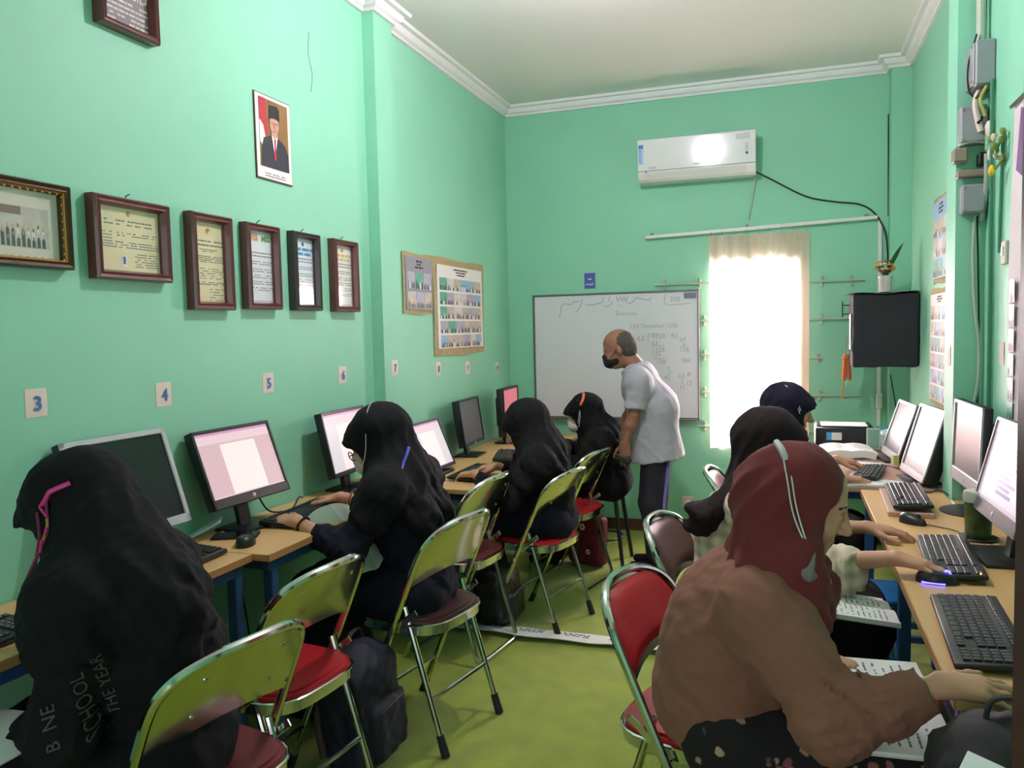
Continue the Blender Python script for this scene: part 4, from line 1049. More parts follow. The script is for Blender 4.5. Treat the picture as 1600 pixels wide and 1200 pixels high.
# right desks (front faces -x)
monitor('farthest silver monitor leaning back on the rose-brown desk', (.525, 4.72, .757), RW+R(5), .40, .31, .02, R(18), (.02, .02, .02, .035), SILPL, 'pale')
monitor('thick black-backed monitor with a silver front beside the rose-brown desk end', (.555, 4.13, .757), RW+R(6), .41, .34, .02, R(16), (.018, .018, .018, .035), SILPL, 'lilac' if False else 'pale', th=.06)
monitor('upright monitor with round base and silver rim in the middle of the right desk', (.655, 3.47, .76), RW+R(2), .43, .325, .10, R(2), (.016, .016, .014, .05), SILPL, 'pale', base='round')
monitor('nearest monitor on the right desk showing a lilac document', (.605, 2.80, .76), RW+R(2), .47, .315, .115, R(14), (.012, .012, .014, .045), mat('dark_silver', (120, 116, 120), .4, .3), 'lilac', bw=.24)
def keyboard(label, loc, rz, L=.44, Wd=.145, led=False, tilt=R(4)):
    t = thing('keyboard', label, 'keyboard', loc, rz, 'black computer keyboards')
    Rk = rotx(tilt); z0 = .012
    MB().box((0, 0, z0+.004), (L, Wd, .016), Rk, bev=.005, seg=2).build('case', BLKPL, t)
    m = MB()
    rows = [(.052, 15, .012), (.026, 15, .0165), (.008, 15, .0165), (-.010, 14, .0165), (-.028, 14, .0165), (-.047, 9, .0165)]
    for y, n, hh in rows:
        xs = -L/2+.012; span = L*.66; kw = span/n
        for k in range(n):
            w = kw-.003
            m.box(Rk @ Vector((xs+kw*(k+.5), y*Wd/.145, .014))+Vector((0, 0, z0)), (w, hh*Wd/.145*.9, .006), Rk, bev=.0012)
        for gx, gn in ((.70, 3), (.84, 4)):
            if y < -.02 and gn == 3 and y > -.04: continue
            for k in range(gn): m.box(Rk @ Vector((-L/2+gx*L+k*L*.036+.004, y*Wd/.145, .014))+Vector((0, 0, z0)), (L*.031, hh*Wd/.145*.9, .006), Rk, bev=.0012)
    tag(m.build('keys', KEYPL, t), kind='stuff')
    if led:
        for k in (0, 1): MB().ell(Rk @ Vector((L/2-.03+k*.016, .058, .014))+Vector((0, 0, z0)), (.003, .003, .002), 8, 5).build('status_light', glow('led_orange', (255, 150, 60), 6), t)
    return t
keyboard('keyboard at the far left edge of the nearest desk', (-1.80, 1.235, .79), LW, .44)
keyboard('keyboard below the silver monitor next to the black mouse', (-1.805, 1.93, .79), LW+R(2), .42)
keyboard('keyboard under the hands of the student in glasses', (-1.80, 2.69, .79), LW+R(3), .44)
keyboard('keyboard partly hidden beside the pillar on the raised desk', (-1.82, 3.36, .79), LW, .40)
keyboard('keyboard under the hands of the student in the middle of the left row', (-1.62, 4.03, .72), LW, .42)
keyboard('dark slab keyboard in front of the monitor that is switched off', (-1.63, 4.62, .72), LW+R(14), .38, .15)
keyboard('nearest keyboard on the right desk beside the forearm in brown', (.425, 2.09, .76), RW-R(3), .47, .155)
keyboard('second keyboard on the right desk with glowing orange lights', (.475, 2.735, .76), RW-R(4), .47, .15, True)
keyboard('third keyboard on the right desk lying on a pinkish book', (.465, 3.56, .782), RW-R(2), .46, .14)
keyboard('far keyboard on the rose-brown desk under a hand', (.375, 4.22, .757), RW-R(12), .40, .13)
bk = MB().box((.455, 3.55, .7695), (.16, .47, .017), rotz(R(-2)), bev=.002).build('flat_book', mat('book_pink_edge', (196, 160, 140), .6)); tag(bk, 'flat pinkish book under the third keyboard on the right desk', 'book')
def mouse(label, loc, rz, lit=False, tail=None, m=BLKPL):
    t = thing('computer_mouse', label, 'mouse', loc, rz, 'black computer mice')
    def f(u, v):
        a = 2*PI*u; r = math.cos(v*PI/2)**.55 if v < 1 else 0
        x = .056*r*math.cos(a); return Vector((x, .031*r*math.sin(a)*(1-.12*math.cos(a)), .004+.032*math.sin(v*PI/2)*(1-.25*(x/.056)-.1*(x/.056)**2)))
    MB().sheet(f, 24, 8).prism([(.056*math.cos(a), .031*math.sin(a)*(1-.12*math.cos(a))) for a in [k*PI/12 for k in range(24)]], 0, .005).build('shell', m, t)
    MB().tube([(.025+.007*math.cos(a), 0, .029+.007*math.sin(a)) for a in [k*PI/5 for k in range(10)]], .0035, 6, closed=True).build('wheel', glow('led_violet', (70, 60, 255), 9) if lit else RUBBER, t)
    if lit: MB().box((-.01, .0, .0045), (.06, .064, .004), bev=.001).build('light_strip', glow('led_violet', (70, 60, 255), 9), t)
    if tail: MB().tube(smoothpath([(.054, 0, .008)]+tail, 5), .002, 5).build('cord', CABLE, t)
    return t
mouse('black mouse in front of the desk seam beside the phone', (-1.755, 2.255, .79), PI-R(70), tail=[(.09, .02, .004), (.12, .06, .004), (.14, .10, .004)])
mouse('black mouse behind the far forearm of the student in glasses', (-1.79, 3.07, .79), PI+R(10), tail=[(.08, 0, .004), (.14, .03, .004)])
mouse('black mouse by the third keyboard on the right desk', (.44, 3.225, .76), R(-50), tail=[(.08, .02, .004), (.16, .03, .004), (.24, -.02, .004)])
mouse('mouse glowing violet under a hand on the right desk', (.405, 2.498, .76), R(-8), True, [(.08, 0, .004), (.12, .02, .004)])
ph = thing('smartphone', 'black smartphone lying on the left desk beside the mouse', 'phone', (-1.86, 2.335, .79), R(25))
MB().box((0, 0, .005), (.16, .078, .009), bev=.004, seg=2).build('case', BLKPL, ph); MB().box((0, 0, .0098), (.15, .07, .0006)).build('glass', SCROFF, ph)
mk = thing('face_mask', 'folded pale blue face mask lying on the left desk', 'mask', (-1.965, 2.305, .79), R(35))
MB().sheet(lambda u, v: Vector(((u-.5)*.11, (v-.5)*.085, .004+.055*u+.006*abs(math.sin(v*9.4)))), 6, 18, .0015).build('mask_fabric', mat('mask_blue_white', (208, 220, 232), .8), mk)
for s in (-1, 1): MB().tube(smoothpath([(s*.05, -.03, .01), (s*.075, 0, .004), (s*.05, .03, .01)], 4), .0015, 5).build('ear_loop', CORDW, mk)
# cables lying on the desks
cable('monitor_cable', [(-1.99, 2.62, .94), (-1.98, 2.64, .86), (-1.96, 2.68, .80), (-1.92, 2.76, .795), (-1.95, 2.86, .82), (-1.99, 2.95, .80)], .0035, CABLE, 'thin black cable behind the pink-lit monitor')
cable('under_desk_cable', [(-1.98, 2.42, .74), (-1.96, 2.46, .6), (-1.98, 2.52, .45), (-1.97, 2.55, .2)], .004, CABLE, 'thin cable hanging on the wall under the left desk')
cable('keyboard_cable', [(.50, 3.80, .79), (.54, 3.86, .765), (.58, 3.80, .765), (.63, 3.86, .768), (.66, 3.70, .765)], .0028, CABLE, 'thin cable behind the third keyboard on the right desk')
cable('far_keyboard_cable', [(.44, 4.36, .765), (.49, 4.50, .762), (.53, 4.44, .762), (.56, 4.40, .762)], .0028, CABLE, 'thin cable curling on the rose-brown desk')
cable('monitor_back_cable', [(.70, 3.40, 1.0), (.725, 3.34, .97), (.72, 3.30, .90), (.70, 3.30, .80)], .004, CABLE, 'black cable looping behind the round-based monitor')
# cup with lid on a coaster
cp = thing('green_cup', 'dark green tumbler with a pale lid beside the nearest right monitor', 'cup', (.615, 3.04, .76))
MB().lathe([(.0, .002), (.062, .002), (.064, .006), (.06, .009), (0, .009)], 24).build('coaster', BLKPL, cp)
gcm = mat('cup_green', (62, 84, 46), .3, var=(25, .5))
MB().lathe([(.0, .009), (.036, .009), (.04, .02), (.043, .13), (0, .13)], 24).build('cup', gcm, cp)
MB().lathe([(.0, .13), (.046, .13), (.047, .15), (.043, .165), (0, .168)], 24).build('lid', mat('lid_grey_green', (176, 182, 166), .4), cp)
# printer, papers, basket on the far right desk
pn = thing('printer', 'flat black printer with a blue and white sticker in the right corner', 'printer', (.33, 5.28, .757))
MB().box((0, 0, .06), (.33, .28, .12), bev=.008, seg=2).build('body', BLKPL, pn); MB().box((0, .04, .123), (.31, .2, .006), bev=.002).build('scanner_lid', BLKPL, pn)
MB().box((0, -.0, .128), (.26, .21, .004)).build('paper_sheet', PAPER, pn); sk = MB().box((-.06, -.1415, .07), (.085, .002, .045)).build('sticker', PAPER, pn); MB().box((-.088, -.143, .07), (.028, .002, .045)).build('sticker_blue_half', mat('sticker_cyan', (60, 170, 230), .5), sk)
def paper_stack(label, name, loc, rz, w, d, h, bow=.01):
    t = thing(name, label, 'book', loc, rz)
    MB().sheet(lambda u, v: Vector(((u-.5)*w, (v-.5)*d, h-bow*abs(2*u-1)**3+bow*.6*math.sin(PI*abs(2*u-1)))), 16, 4, h*.9).build('pages', PAPER, t)
    m = MB(); rg = random.Random(len(label))
    for sgn in (-1, 1):
        for k in range(9):
            y0 = d*.38-k*d*.085
            words(mbx := MB(), 0, w*.34, 0, d*.018, 0, .85, 0, rg)
            for f in range(0, len(mbx.V), 4):
                m.quad([Vector((sgn*w*.26-w*.17+v.x, y0+v.z, h+bow*.62+.0006)) for v in mbx.V[f:f+4]])
    tag(m.build('printed_text', INK, t), kind='stuff')
    return t
paper_stack('thick open telephone-book-like volume in front of the printer', 'open_book', (.325, 4.86, .757), R(4), .27, .30, .045)
paper_stack('open booklet at the near edge of the rose-brown desk', 'open_booklet', (.375, 3.985, .757), R(2), .27, .13, .010, .004)
tag(MB().box((.40, 4.56, .7585), (.16, .12, .002), rotz(R(-20))).build('paper_sheet', PAPER), 'loose white paper sheet behind the far keyboard', 'paper')
tag(MB().box((.30, 4.12, .7585), (.16, .11, .002), rotz(R(8))).build('paper_pad', PAPERG), 'pale paper pad half under the far keyboard', 'paper')
sm = thing('stand_mirror', 'small pale green framed card standing beside the printer', 'mirror', (.475, 5.02, .757), R(-6))
MB().box((0, 0, .075), (.075, .008, .125), rotx(R(-10)), bev=.003).build('frame', mat('mirror_frame', (190, 206, 190), .4), sm); MB().box((0, -.0055, .075), (.058, .004, .105), rotx(R(-10))).build('face', mat('mirror_face', (120, 160, 140), .3), sm)
MB().box((0, .03, .03), (.02, .05, .006), rotx(R(45))).build('prop', GREYPL, sm)
bs = thing('plastic_basket', 'clear plastic wrapped basket with a teal box beside the printer', 'basket', (.605, 5.10, .757))
MB().box((0, 0, .015), (.19, .18, .03), bev=.006).build('tray', BLKPL, bs)
sd = SDF(); sd.box((.605, 5.10, .82), (.095, .085, .05), rnd=.02, k=.01); soft_object('plastic_wrap', sd.mesh(.009, folds(5, 40, .006)), mat('wrap_pale', (206, 216, 226), .25), bs, (.605, 5.10, .757))
tag(MB().box((.62, 5.33, .81), (.20, .10, .106), bev=.004).build('teal_box', mat('teal_card', (52, 150, 150), .5)), 'teal cardboard box behind the plastic-wrapped basket', 'box')
tag(MB().box((.525, 4.47, .80), (.03, .03, .05), rotz(R(20)), bev=.002).build('sticky_block', mat('sticky_yellow', (222, 222, 150), .6)), 'small yellow sticky-note block below the farthest monitor', 'note')
# things under the right desk
bt = thing('plastic_stool', 'bright blue plastic stool under the right desk', 'stool', (.30, 3.42, 0))
MB().box((0, 0, .43), (.27, .27, .03), bev=.012, seg=2).build('seat', BLUEP, bt)
for sx in (-1, 1):
    for sy in (-1, 1): MB().tube([(sx*.10, sy*.10, .42), (sx*.13, sy*.13, 0)], [.022, .018], 8).build('leg', BLUEP, bt)
for sy in (-1, 1): MB().box((0, sy*.115, .2), (.2, .012, .03), bev=.003).build('stretcher', BLUEP, bt)
pc = thing('computer_case', 'dark blue-black computer case standing under the right desk', 'computer', (.52, 2.55, 0))
MB().box((0, 0, .20), (.18, .40, .40), bev=.006).build('case', mat('case_navy', (24, 30, 52), .45), pc); MB().box((-.092, -.1, .28), (.006, .15, .1), bev=.002).build('drive_panel', GREYPL, pc); MB().ell((-.093, .1, .34), (.004, .008, .008), 8, 5).build('power_button', glow('led_red', (255, 60, 60), 2), pc)

# ---------------------------------------------------------------- bags
def backpack(label, name, loc, rz, w, d, h, m, mt, lean=0, pocket=True, seed=1):
    t = thing(name, label, 'bag', loc, rz); L0 = Vector((0, 0, 0))
    sd = SDF(); A = np.array(roty(lean)).T
    c = Vector((math.sin(lean)*h*.5, 0, h*.5+.004)); up = Vector((math.sin(lean), 0, math.cos(lean)))
    sd.box(c-up*h*.06, (d/2, w/2, h*.43), A, d*.32, .03); sd.ell(c+up*h*.22, (d*.5, w*.46, h*.28), A, .05)
    soft_object('bag_body', sd.mesh(.009, folds(seed, 26, .006)), m, t)
    if pocket:
        sd = SDF(); sd.box(c-up*h*.18+Vector((-d*.42, 0, 0)), (d*.22, w*.38, h*.23), A, .03, .02); soft_object('front_pocket', sd.mesh(.008, folds(seed+1, 30, .004)), m, t)
        zc = c-up*h*.0+Vector((-d*.62, 0, 0)); MB().tube([zc+Vector((0, -w*.3, 0)), zc+Vector((-.006, 0, .004)), zc+Vector((0, w*.3, 0))], .004, 6).build('zip', mt, t)
    tp = c+up*h*.47
    MB().tube(smoothpath([tp+Vector((0, -.045, -.01)), tp+Vector((0, -.03, .035)), tp+Vector((0, .03, .035)), tp+Vector((0, .045, -.01))], 5), .009, 8, flat=.5).build('grab_handle', mt, t)
    for s in (-1, 1):
        MB().tube(smoothpath([tp+Vector((d*.3, s*w*.2, -.04)), c+Vector((d*.62, s*w*.26, h*.12)), c+Vector((d*.6, s*w*.3, -h*.15)), c+Vector((d*.45, s*w*.36, -h*.4))], 5), .014, 8, flat=.35).build('shoulder_strap', mt, t)
    zt = c+up*h*.12
    MB().tube(smoothpath([zt+Vector((-d*.42, -w*.43, -.05)), zt+Vector((-d*.3, -w*.36, h*.18)), zt+Vector((-d*.18, 0, h*.33)), zt+Vector((-d*.3, w*.36, h*.18)), zt+Vector((-d*.42, w*.43, -.05))], 6), .0045, 6).build('main_zip', mt, t)
    return t
backpack('navy backpack standing on the floor behind the bright red seat', 'backpack', (-1.40, 2.40, 0), PI, .29, .20, .44, mat('bag_navy', (18, 20, 42), .7, bump=(300, .2), var=(6, .2)), mat('bag_trim_brown', (70, 52, 46), .6), R(4))
bb = backpack('black shiny backpack on the floor beside the pale carpet edge', 'backpack', (-1.40, 3.80, 0), PI, .27, .18, .32, mat('bag_black', (22, 22, 24), .4, bump=(120, .2)), RUBBER, R(3), True, 5)
MB().tube(smoothpath([(-.02, -.10, .12), (.09, -.13, .10), (.16, -.10, .02), (.18, -.06, .006)], 5), .004, 6).build('white_cord', CORDW, bb)
wbt = thing('water_bottle', 'blue-capped water bottle standing behind the black backpack', 'bottle', (-1.56, 3.84, 0))
MB().lathe([(.0, 0), (.033, 0), (.034, .02), (.034, .26), (.02, .30), (.02, .31), (0, .31)], 16).build('bottle', mat('bottle_salmon', (206, 150, 130), .3), wbt); MB().lathe([(.0, .31), (.025, .31), (.025, .37), (0, .372)], 16).build('cap', mat('cap_blue', (56, 100, 150), .4), wbt)
MG = mat('bag_maroon', (106, 22, 46), .6, bump=(200, .15), var=(8, .1))
mb_ = thing('maroon_bag', 'flat maroon bag with white flower prints standing by the chrome chair near the whiteboard', 'bag', (-1.20, 4.90, 0), R(-18))
sd = SDF(); sd.box((0, 0, .165), (.13, .05, .16), rnd=.035, k=.01); soft_object('bag_body', sd.mesh(.008, folds(9, 24, .003)), MG, mb_)
for (x, z, r) in ((-.01, .255, .02), (.03, .10, .016)):
    m = MB()
    for k in range(6):
        a = k*PI/3; m.ell((x+r*.75*math.cos(a), -.0515, z+r*.75*math.sin(a)), (r*.42, .0025, r*.42), 7, 4)
    m.build('flower_print', mat('print_pale', (206, 190, 196), .6), mb_)
for s in (-1, 1): MB().tube(smoothpath([(s*.05, 0, .315), (s*.04, 0, .37), (0, 0, .385), (-s*.0, 0, .385)], 4), .006, 6).build('handle', MG, mb_)
# black bag with a white booklet at the bottom right corner
kb = backpack('black backpack on a low seat at the bottom right beside the door post', 'backpack', (.375, 1.56, .40), PI*.5, .25, .22, .41, mat('bag_black_matt', (30, 27, 30), .75, bump=(300, .2), var=(6, .2)), RUBBER, R(0), True, 8)
tag(MB().box((.375, 1.55, .20), (.26, .26, .398), bev=.01).build('low_cabinet', mat('cabinet_dark', (44, 34, 32), .6, var=(6, .1))), 'low dark cabinet under the black backpack at the bottom right', 'cabinet')
bo = thing('booklet', 'white booklet with a red mark leaning on the black backpack', 'booklet', (.325, 1.375, .755), rot=(R(30), R(8), R(-28)))
MB().box((0, 0, 0), (.15, .10, .010), bev=.001).build('cover', PAPER, bo); MB().box((.03, -.015, .0055), (.018, .010, .001)).build('red_mark', FLW[3], bo)
# ---------------------------------------------------------------- people
def V3(*a): return Vector(a)
def bvh_of(VF):
    V, F = VF; return BVHTree.FromPolygons([tuple(v) for v in V], [tuple(f) for f in F.tolist()])
def surf(bvh, p, off=.004):
    q, n, i, d = bvh.find_nearest(Vector(p))
    if n.dot(Vector(p)-q) < 0: n = -n
    return q+n*off
def special_mats():
    # floral skirt: small pinkish flowers scattered on black
    m = mat('floral_skirt', (24, 20, 22), .9, bump=(600, .2)); nt = m.node_tree; b = nt.nodes['Principled BSDF']
    tc = nt.nodes.new('ShaderNodeTexCoord'); vo = nt.nodes.new('ShaderNodeTexVoronoi'); vo.inputs['Scale'].default_value = 26
    no = nt.nodes.new('ShaderNodeTexNoise'); no.inputs['Scale'].default_value = 70
    ad = nt.nodes.new('ShaderNodeMath'); ad.operation = 'MULTIPLY_ADD'; ad.inputs[1].default_value = .45; nt.links.new(tc.outputs['Object'], vo.inputs['Vector']); nt.links.new(tc.outputs['Object'], no.inputs['Vector'])
    nt.links.new(no.outputs['Fac'], ad.inputs[0]); nt.links.new(vo.outputs['Distance'], ad.inputs[2])
    cr = nt.nodes.new('ShaderNodeValToRGB'); cr.color_ramp.elements[0].position = .46; cr.color_ramp.elements[0].color = (1, 1, 1, 1); cr.color_ramp.elements[1].position = .53; cr.color_ramp.elements[1].color = (0, 0, 0, 1)
    nt.links.new(ad.outputs[0], cr.inputs[0])
    sp = nt.nodes.new('ShaderNodeSeparateColor'); nt.links.new(vo.outputs['Color'], sp.inputs[0])
    th = nt.nodes.new('ShaderNodeMath'); th.operation = 'GREATER_THAN'; th.inputs[1].default_value = .2; nt.links.new(sp.outputs[0], th.inputs[0])
    mu = nt.nodes.new('ShaderNodeMath'); mu.operation = 'MULTIPLY'; nt.links.new(cr.outputs[0], mu.inputs[0]); nt.links.new(th.outputs[0], mu.inputs[1])
    mx = nt.nodes.new('ShaderNodeMix'); mx.data_type = 'RGBA'; mx.inputs[6].default_value = lin((24, 20, 22)); nt.links.new(mu.outputs[0], mx.inputs[0])
    c2 = nt.nodes.new('ShaderNodeValToRGB'); c2.color_ramp.elements[0].color = lin((128, 52, 76)); c2.color_ramp.elements[1].color = lin((176, 150, 120)); nt.links.new(sp.outputs[1], c2.inputs[0]); nt.links.new(c2.outputs[0], mx.inputs[7])
    nt.links.new(mx.outputs[2], b.inputs['Base Color'])
    # plaid shirt: crossing soft bands
    m = mat('plaid_shirt', (214, 196, 172), .9, bump=(500, .2)); nt = m.node_tree; b = nt.nodes['Principled BSDF']; tc = nt.nodes.new('ShaderNodeTexCoord'); out = None
    for ax, sc in (('Z', 6.5), ('X', 6.5)):
        w = nt.nodes.new('ShaderNodeTexWave'); w.bands_direction = ax; w.inputs['Scale'].default_value = sc; w.inputs['Distortion'].default_value = .8; nt.links.new(tc.outputs['Object'], w.inputs['Vector'])
        if out is None: out = w.outputs['Fac']
        else:
            a = nt.nodes.new('ShaderNodeMath'); a.operation = 'ADD'; nt.links.new(out, a.inputs[0]); nt.links.new(w.outputs['Fac'], a.inputs[1]); out = a.outputs[0]
    cr = nt.nodes.new('ShaderNodeValToRGB'); cr.color_ramp.elements[0].position = .2; cr.color_ramp.elements[0].color = lin((228, 214, 194)); cr.color_ramp.elements[1].position = 1.0; cr.color_ramp.elements[1].color = lin((172, 152, 124))
    md = nt.nodes.new('ShaderNodeMath'); md.operation = 'MULTIPLY'; md.inputs[1].default_value = .5; nt.links.new(out, md.inputs[0]); nt.links.new(md.outputs[0], cr.inputs[0]); nt.links.new(cr.outputs[0], b.inputs['Base Color'])
special_mats()
FLORAL = MATS['floral_skirt']; PLAID = MATS['plaid_shirt']

def person(label, org, head, F, pelvis, shN, shF, armN, armF, skin=SKIN, top=BLACKF, bottom=BLACKF, hood=BLACKF, fwd=(-1, 0), hs=1.0,
           hands=(None, None), brim=.02, cape=.16, cape_drop=.17, bun=0, mid=None, torso_r=(.135, .13, .12), sleeve=.05, ca=.55, cw=.078, cuffs=(None, None), seed=1,
           open_face=(.105, .070, .060, .088), short=False, face=True, tops_extra=None, hood_extra=None, legs=None, skirt=True, amp=.0075, sleeve_rip=None, boost=None, open2=None, pleat=.0025):
    """N = near side, F = far side of the body as the camera sees it. arm = (elbow, wrist, finger direction, back-of-hand normal, side, curl)"""
    org = Vector((org[0], org[1], 0)); t = thing('person', label, 'person', org)
    F = nz(F); U = Vector((0, 0, 1)); U = (U-F*U.dot(F)).normalized(); L = U.cross(F); c = Vector(head)
    ax = [tuple(F), tuple(L), tuple(U)]; g = lambda f, l, u: c+F*f*hs+L*l*hs+U*u*hs
    fw = Vector((fwd[0], fwd[1], 0)).normalized(); lf = Vector((-fw.y, fw.x, 0))
    pelvis, shN, shF = Vector(pelvis), Vector(shN), Vector(shF); N = (shN+shF)/2+V3(0, 0, .035)
    mid = Vector(mid) if mid else pelvis.lerp(N, .52)
    res = {'t': t, 'org': org, 'ax': ax, 'g': g}
    # ---- body: one mesh (head, neck, torso, arms, hands, legs)
    parts = []
    sd = SDF(); head_sdf(sd, c, F, U, hs, ears=hood is None); sd.cone(g(-.03, 0, -.06), N, .056*hs, .062, .03)
    parts.append(sd.mesh(.0048))
    sd = SDF(); fl = (fw, 1.3)
    sd.cone(pelvis, mid, .115, .11, .04, fl).cone(mid, N-V3(0, 0, .06), .11, .115, .04, fl).cone(shN, shF, .045, .045, .04).cone(N-V3(0, 0, .05), N+V3(0, 0, .02), .06, .055, .03)
    hipz = V3(0, 0, 0)
    if legs is None:
        LG = []
        for s in (-1, 1):
            h = pelvis+lf*s*.085; k = h+fw*.40+lf*s*.03+V3(0, 0, -.02); a = V3(k.x-fw.x*.03, k.y-fw.y*.03, .085); LG.append((h, k, a))
    else: LG = [tuple(Vector(q) for q in l) for l in legs]
    for h, k, a in LG: sd.cone(h, k, .075, .05, .03).cone(k, a, .048, .034, .02)
    for sh, arm in ((shN, armN), (shF, armF)): sd.cone(sh, Vector(arm[0]), .042, .036, .02)
    parts.append(sd.mesh(.011))
    for i, arm in enumerate((armN, armF)):
        e, w = Vector(arm[0]), Vector(arm[1]); sd = SDF(); sd.cone(e, e.lerp(w, .35), .036, .036, .02).cone(e.lerp(w, .35), w, .036, .024, .02, (arm[3], 1.15))
        hand(sd, w, arm[2], arm[3], arm[4], arm[5] if len(arm) > 5 else (.35, .5, .35), .95)
        parts.append(sd.mesh(.0036))
    lips = mat('lips', (160, 96, 88), .5)
    cc, Fn, Ln, Un = npv(c), npv(F), npv(L), npv(U)
    def mf(C):
        q = C-cc; f, l, u = q @ Fn/hs, q @ Ln/hs, q @ Un/hs
        return ((f > .084) & (np.abs(l) < .022) & (u > -.074) & (u < -.051)).astype(int)
    soft_object('body', parts, [skin, lips], t, org, mf)
    if face: eyes(t, c, F, U, org, hs)
    # ---- top garment
    sd = SDF(); r0, r1, r2 = torso_r
    sd.cone(pelvis+V3(0, 0, .02), mid, r0, r1, .05, (fw, 1.18)).cone(mid, N-V3(0, 0, .10), r1, r2, .06, (fw, 1.12))
    sd.cone(shN, shF, .058, .058, .09).cone(N-V3(0, 0, .07), N+V3(0, 0, .0), .09, .055, .06).cone(N, shN, .05, .05, .07).cone(N, shF, .05, .05, .07)
    for sh, arm, cf in ((shN, armN, cuffs[0]), (shF, armF, cuffs[1])):
        e, w = Vector(arm[0]), Vector(arm[1]); k = .92 if cf is None else cf
        if short:
            sd.cone(sh, sh.lerp(e, .4), .06, .062, .06).cone(sh.lerp(e, .2), sh.lerp(e, .86), .058, .066, .02, cap=True); continue
        sd.cone(sh, e, .058, sleeve*1.04, .075, rip=sleeve_rip); q = e.lerp(w, k)
        sd.cone(e, e.lerp(q, .75), sleeve*1.06, sleeve*.92, .03, rip=sleeve_rip).cone(e.lerp(q, .6), q, sleeve*.94, max(.034, sleeve*.74), .015, cap=True)
    if tops_extra: tops_extra(sd, res)
    fb = folds(seed, 42, amp*.85, (1, 1, .55)); fb2 = folds(seed+50, 120, .0034, (1.3, .5, 1.0))
    def tnoise(P):
        d = fb(P)
        if boost is not None: w = np.exp(-((P-np.array(boost[0], np.float32))**2).sum(1)/boost[1]**2); d = d+w*boost[2]*fb2(P)
        return d
    tm = sd.mesh(.0085, tnoise); res['top'] = tm; soft_object('top_garment', tm, top, t, org)
    # ---- lower garment and shoes
    sd = SDF(); q = V3(0, 0, 0)
    for h, k, a in LG:
        if skirt: sd.cone(h, k, .10, .086, .07).cone(k, a, .085, .08, .05)
        else: sd.cone(h, k, .08, .08, .04).cone(k, a+V3(0, 0, .03), .073, .06, .03, cap=False)
    pr_ = .112 if legs is None else .065
    sd.cone(pelvis+lf*.06+fw*.01, pelvis-lf*.06+fw*.01, pr_, pr_, .06)
    if skirt and legs is None:
        a, b = LG; sd.cone((a[0]+b[0])/2, (a[1]+b[1])/2, .10, .075, .07).cone((a[1]+b[1])/2, (a[2]+b[2])/2, .075, .08, .06)
    soft_object('lower_garment', sd.mesh(.011, folds(seed+9, 17, amp)), bottom, t, org)
    for h, k, a in LG:
        sd = SDF(); b = V3(a.x, a.y, .0); sd.cone(b-fw*.04+V3(0, 0, .036), b+fw*.14+V3(0, 0, .028), .034, .026, .03, None).cone(b+V3(0, 0, .05), b+V3(0, 0, .085), .036, .038, .02)
        soft_object('shoe', sd.mesh(.008), BLACKF, t, org)
    # ---- head cloth
    if hood is not None:
        sd = SDF()
        sd.ell(g(-.028, 0, .024), (.118*hs, .095*hs, .110*hs), ax, .03).ell(g(-.006, 0, -.045), (.096*hs, .086*hs, .112*hs), ax, .04)
        for q in (-.036, 0, .036): sd.cone(g(-.01, q, .05), g(.082+brim, q*.8, .046-.3*abs(q)), .070*hs, .026*hs, .03)
        if bun: sd.ell(g(-.085, 0, .012), (bun*hs, bun*hs, bun*hs), ax, .04)
        nb = N+fw*.02
        sd.cone(g(-.02, 0, -.07), nb+V3(0, 0, -.01), .082*hs, .10, .06).cone(nb, nb+fw*.05-V3(0, 0, cape_drop), cape*.72, cape*.86, .07, (fw, 1.05))
        for sh, arm in ((shN, armN), (shF, armF)):
            sd.cone(nb, sh, .085, cw, .07)
            if ca: sd.cone(sh, sh.lerp(Vector(arm[0]), ca), cw, cw*.94, .06, cap=False)
        if hood_extra: hood_extra(sd, res)
        o = open_face; sd.ell(g(o[0], 0, -.018), (o[1]*hs, o[2]*hs, o[3]*hs), ax, .016, sub=True)
        if open2 is not None: sd.ell(g(*open2[0]), tuple(x*hs for x in open2[1]), ax, .02, sub=True)
        nz0 = folds(seed+3, 40, amp*.8); base = folds(seed+5, 44, .0028)
        czz = float(c.z); cxy = np.array((nb.x, nb.y), np.float32)
        def nf(P):
            w = np.clip((czz-.04-P[:, 2])/.12, 0, 1); th = np.arctan2(P[:, 1]-cxy[1], P[:, 0]-cxy[0])
            q = P-npv(c); hf, hl, hu = q @ npv(F), q @ npv(L), q @ npv(U)
            bw = np.clip((.02-hf)/.06, 0, 1)*np.clip((.09-hu)/.08, 0, 1); ph_ = np.arctan2(hl, -hf-.02)
            return base(P)+w*(nz0(P)*.8+.0045*np.sin(11*th+6*P[:, 2]*8))+bw*pleat*(np.abs(np.sin(7*ph_+5*hu+1.5*np.sin(14*hu)))*2-1)
        hm = sd.mesh(.0075, nf); res['hood'] = hm; res['hood_bvh'] = bvh_of(hm)
        res['hood_obj'] = soft_object('head_scarf', hm, hood, t, org)
    return res
def mask_on(r, m, cup=True, hs=1.0, beard=False):
    g = r['g']; ax = r['ax']; sd = SDF()
    sd.ell(g(.052, 0, -.052), (.066*hs, .064*hs, .052*hs), ax, .02).cone(g(.10, 0, -.012), g(.092, 0, -.05), .02*hs, .034*hs, .02)
    o = soft_object('face_mask', sd.mesh(.005), m, r['t'], r['org']); return o
def cord(r, pts, rad, m, name='mask_cord', off=.004, parent=None):
    P = []
    for p in smoothpath(pts, 3): P.append(surf(r['hood_bvh'], p, off+.001)-r['org'])
    for _ in range(3): P = [P[0]]+[(P[i-1]+P[i]*2+P[i+1])/4 for i in range(1, len(P)-1)]+[P[-1]]
    P = smoothpath(P, 3)
    return MB().tube(P, rad, 6).build(name, m, parent or r['t'])
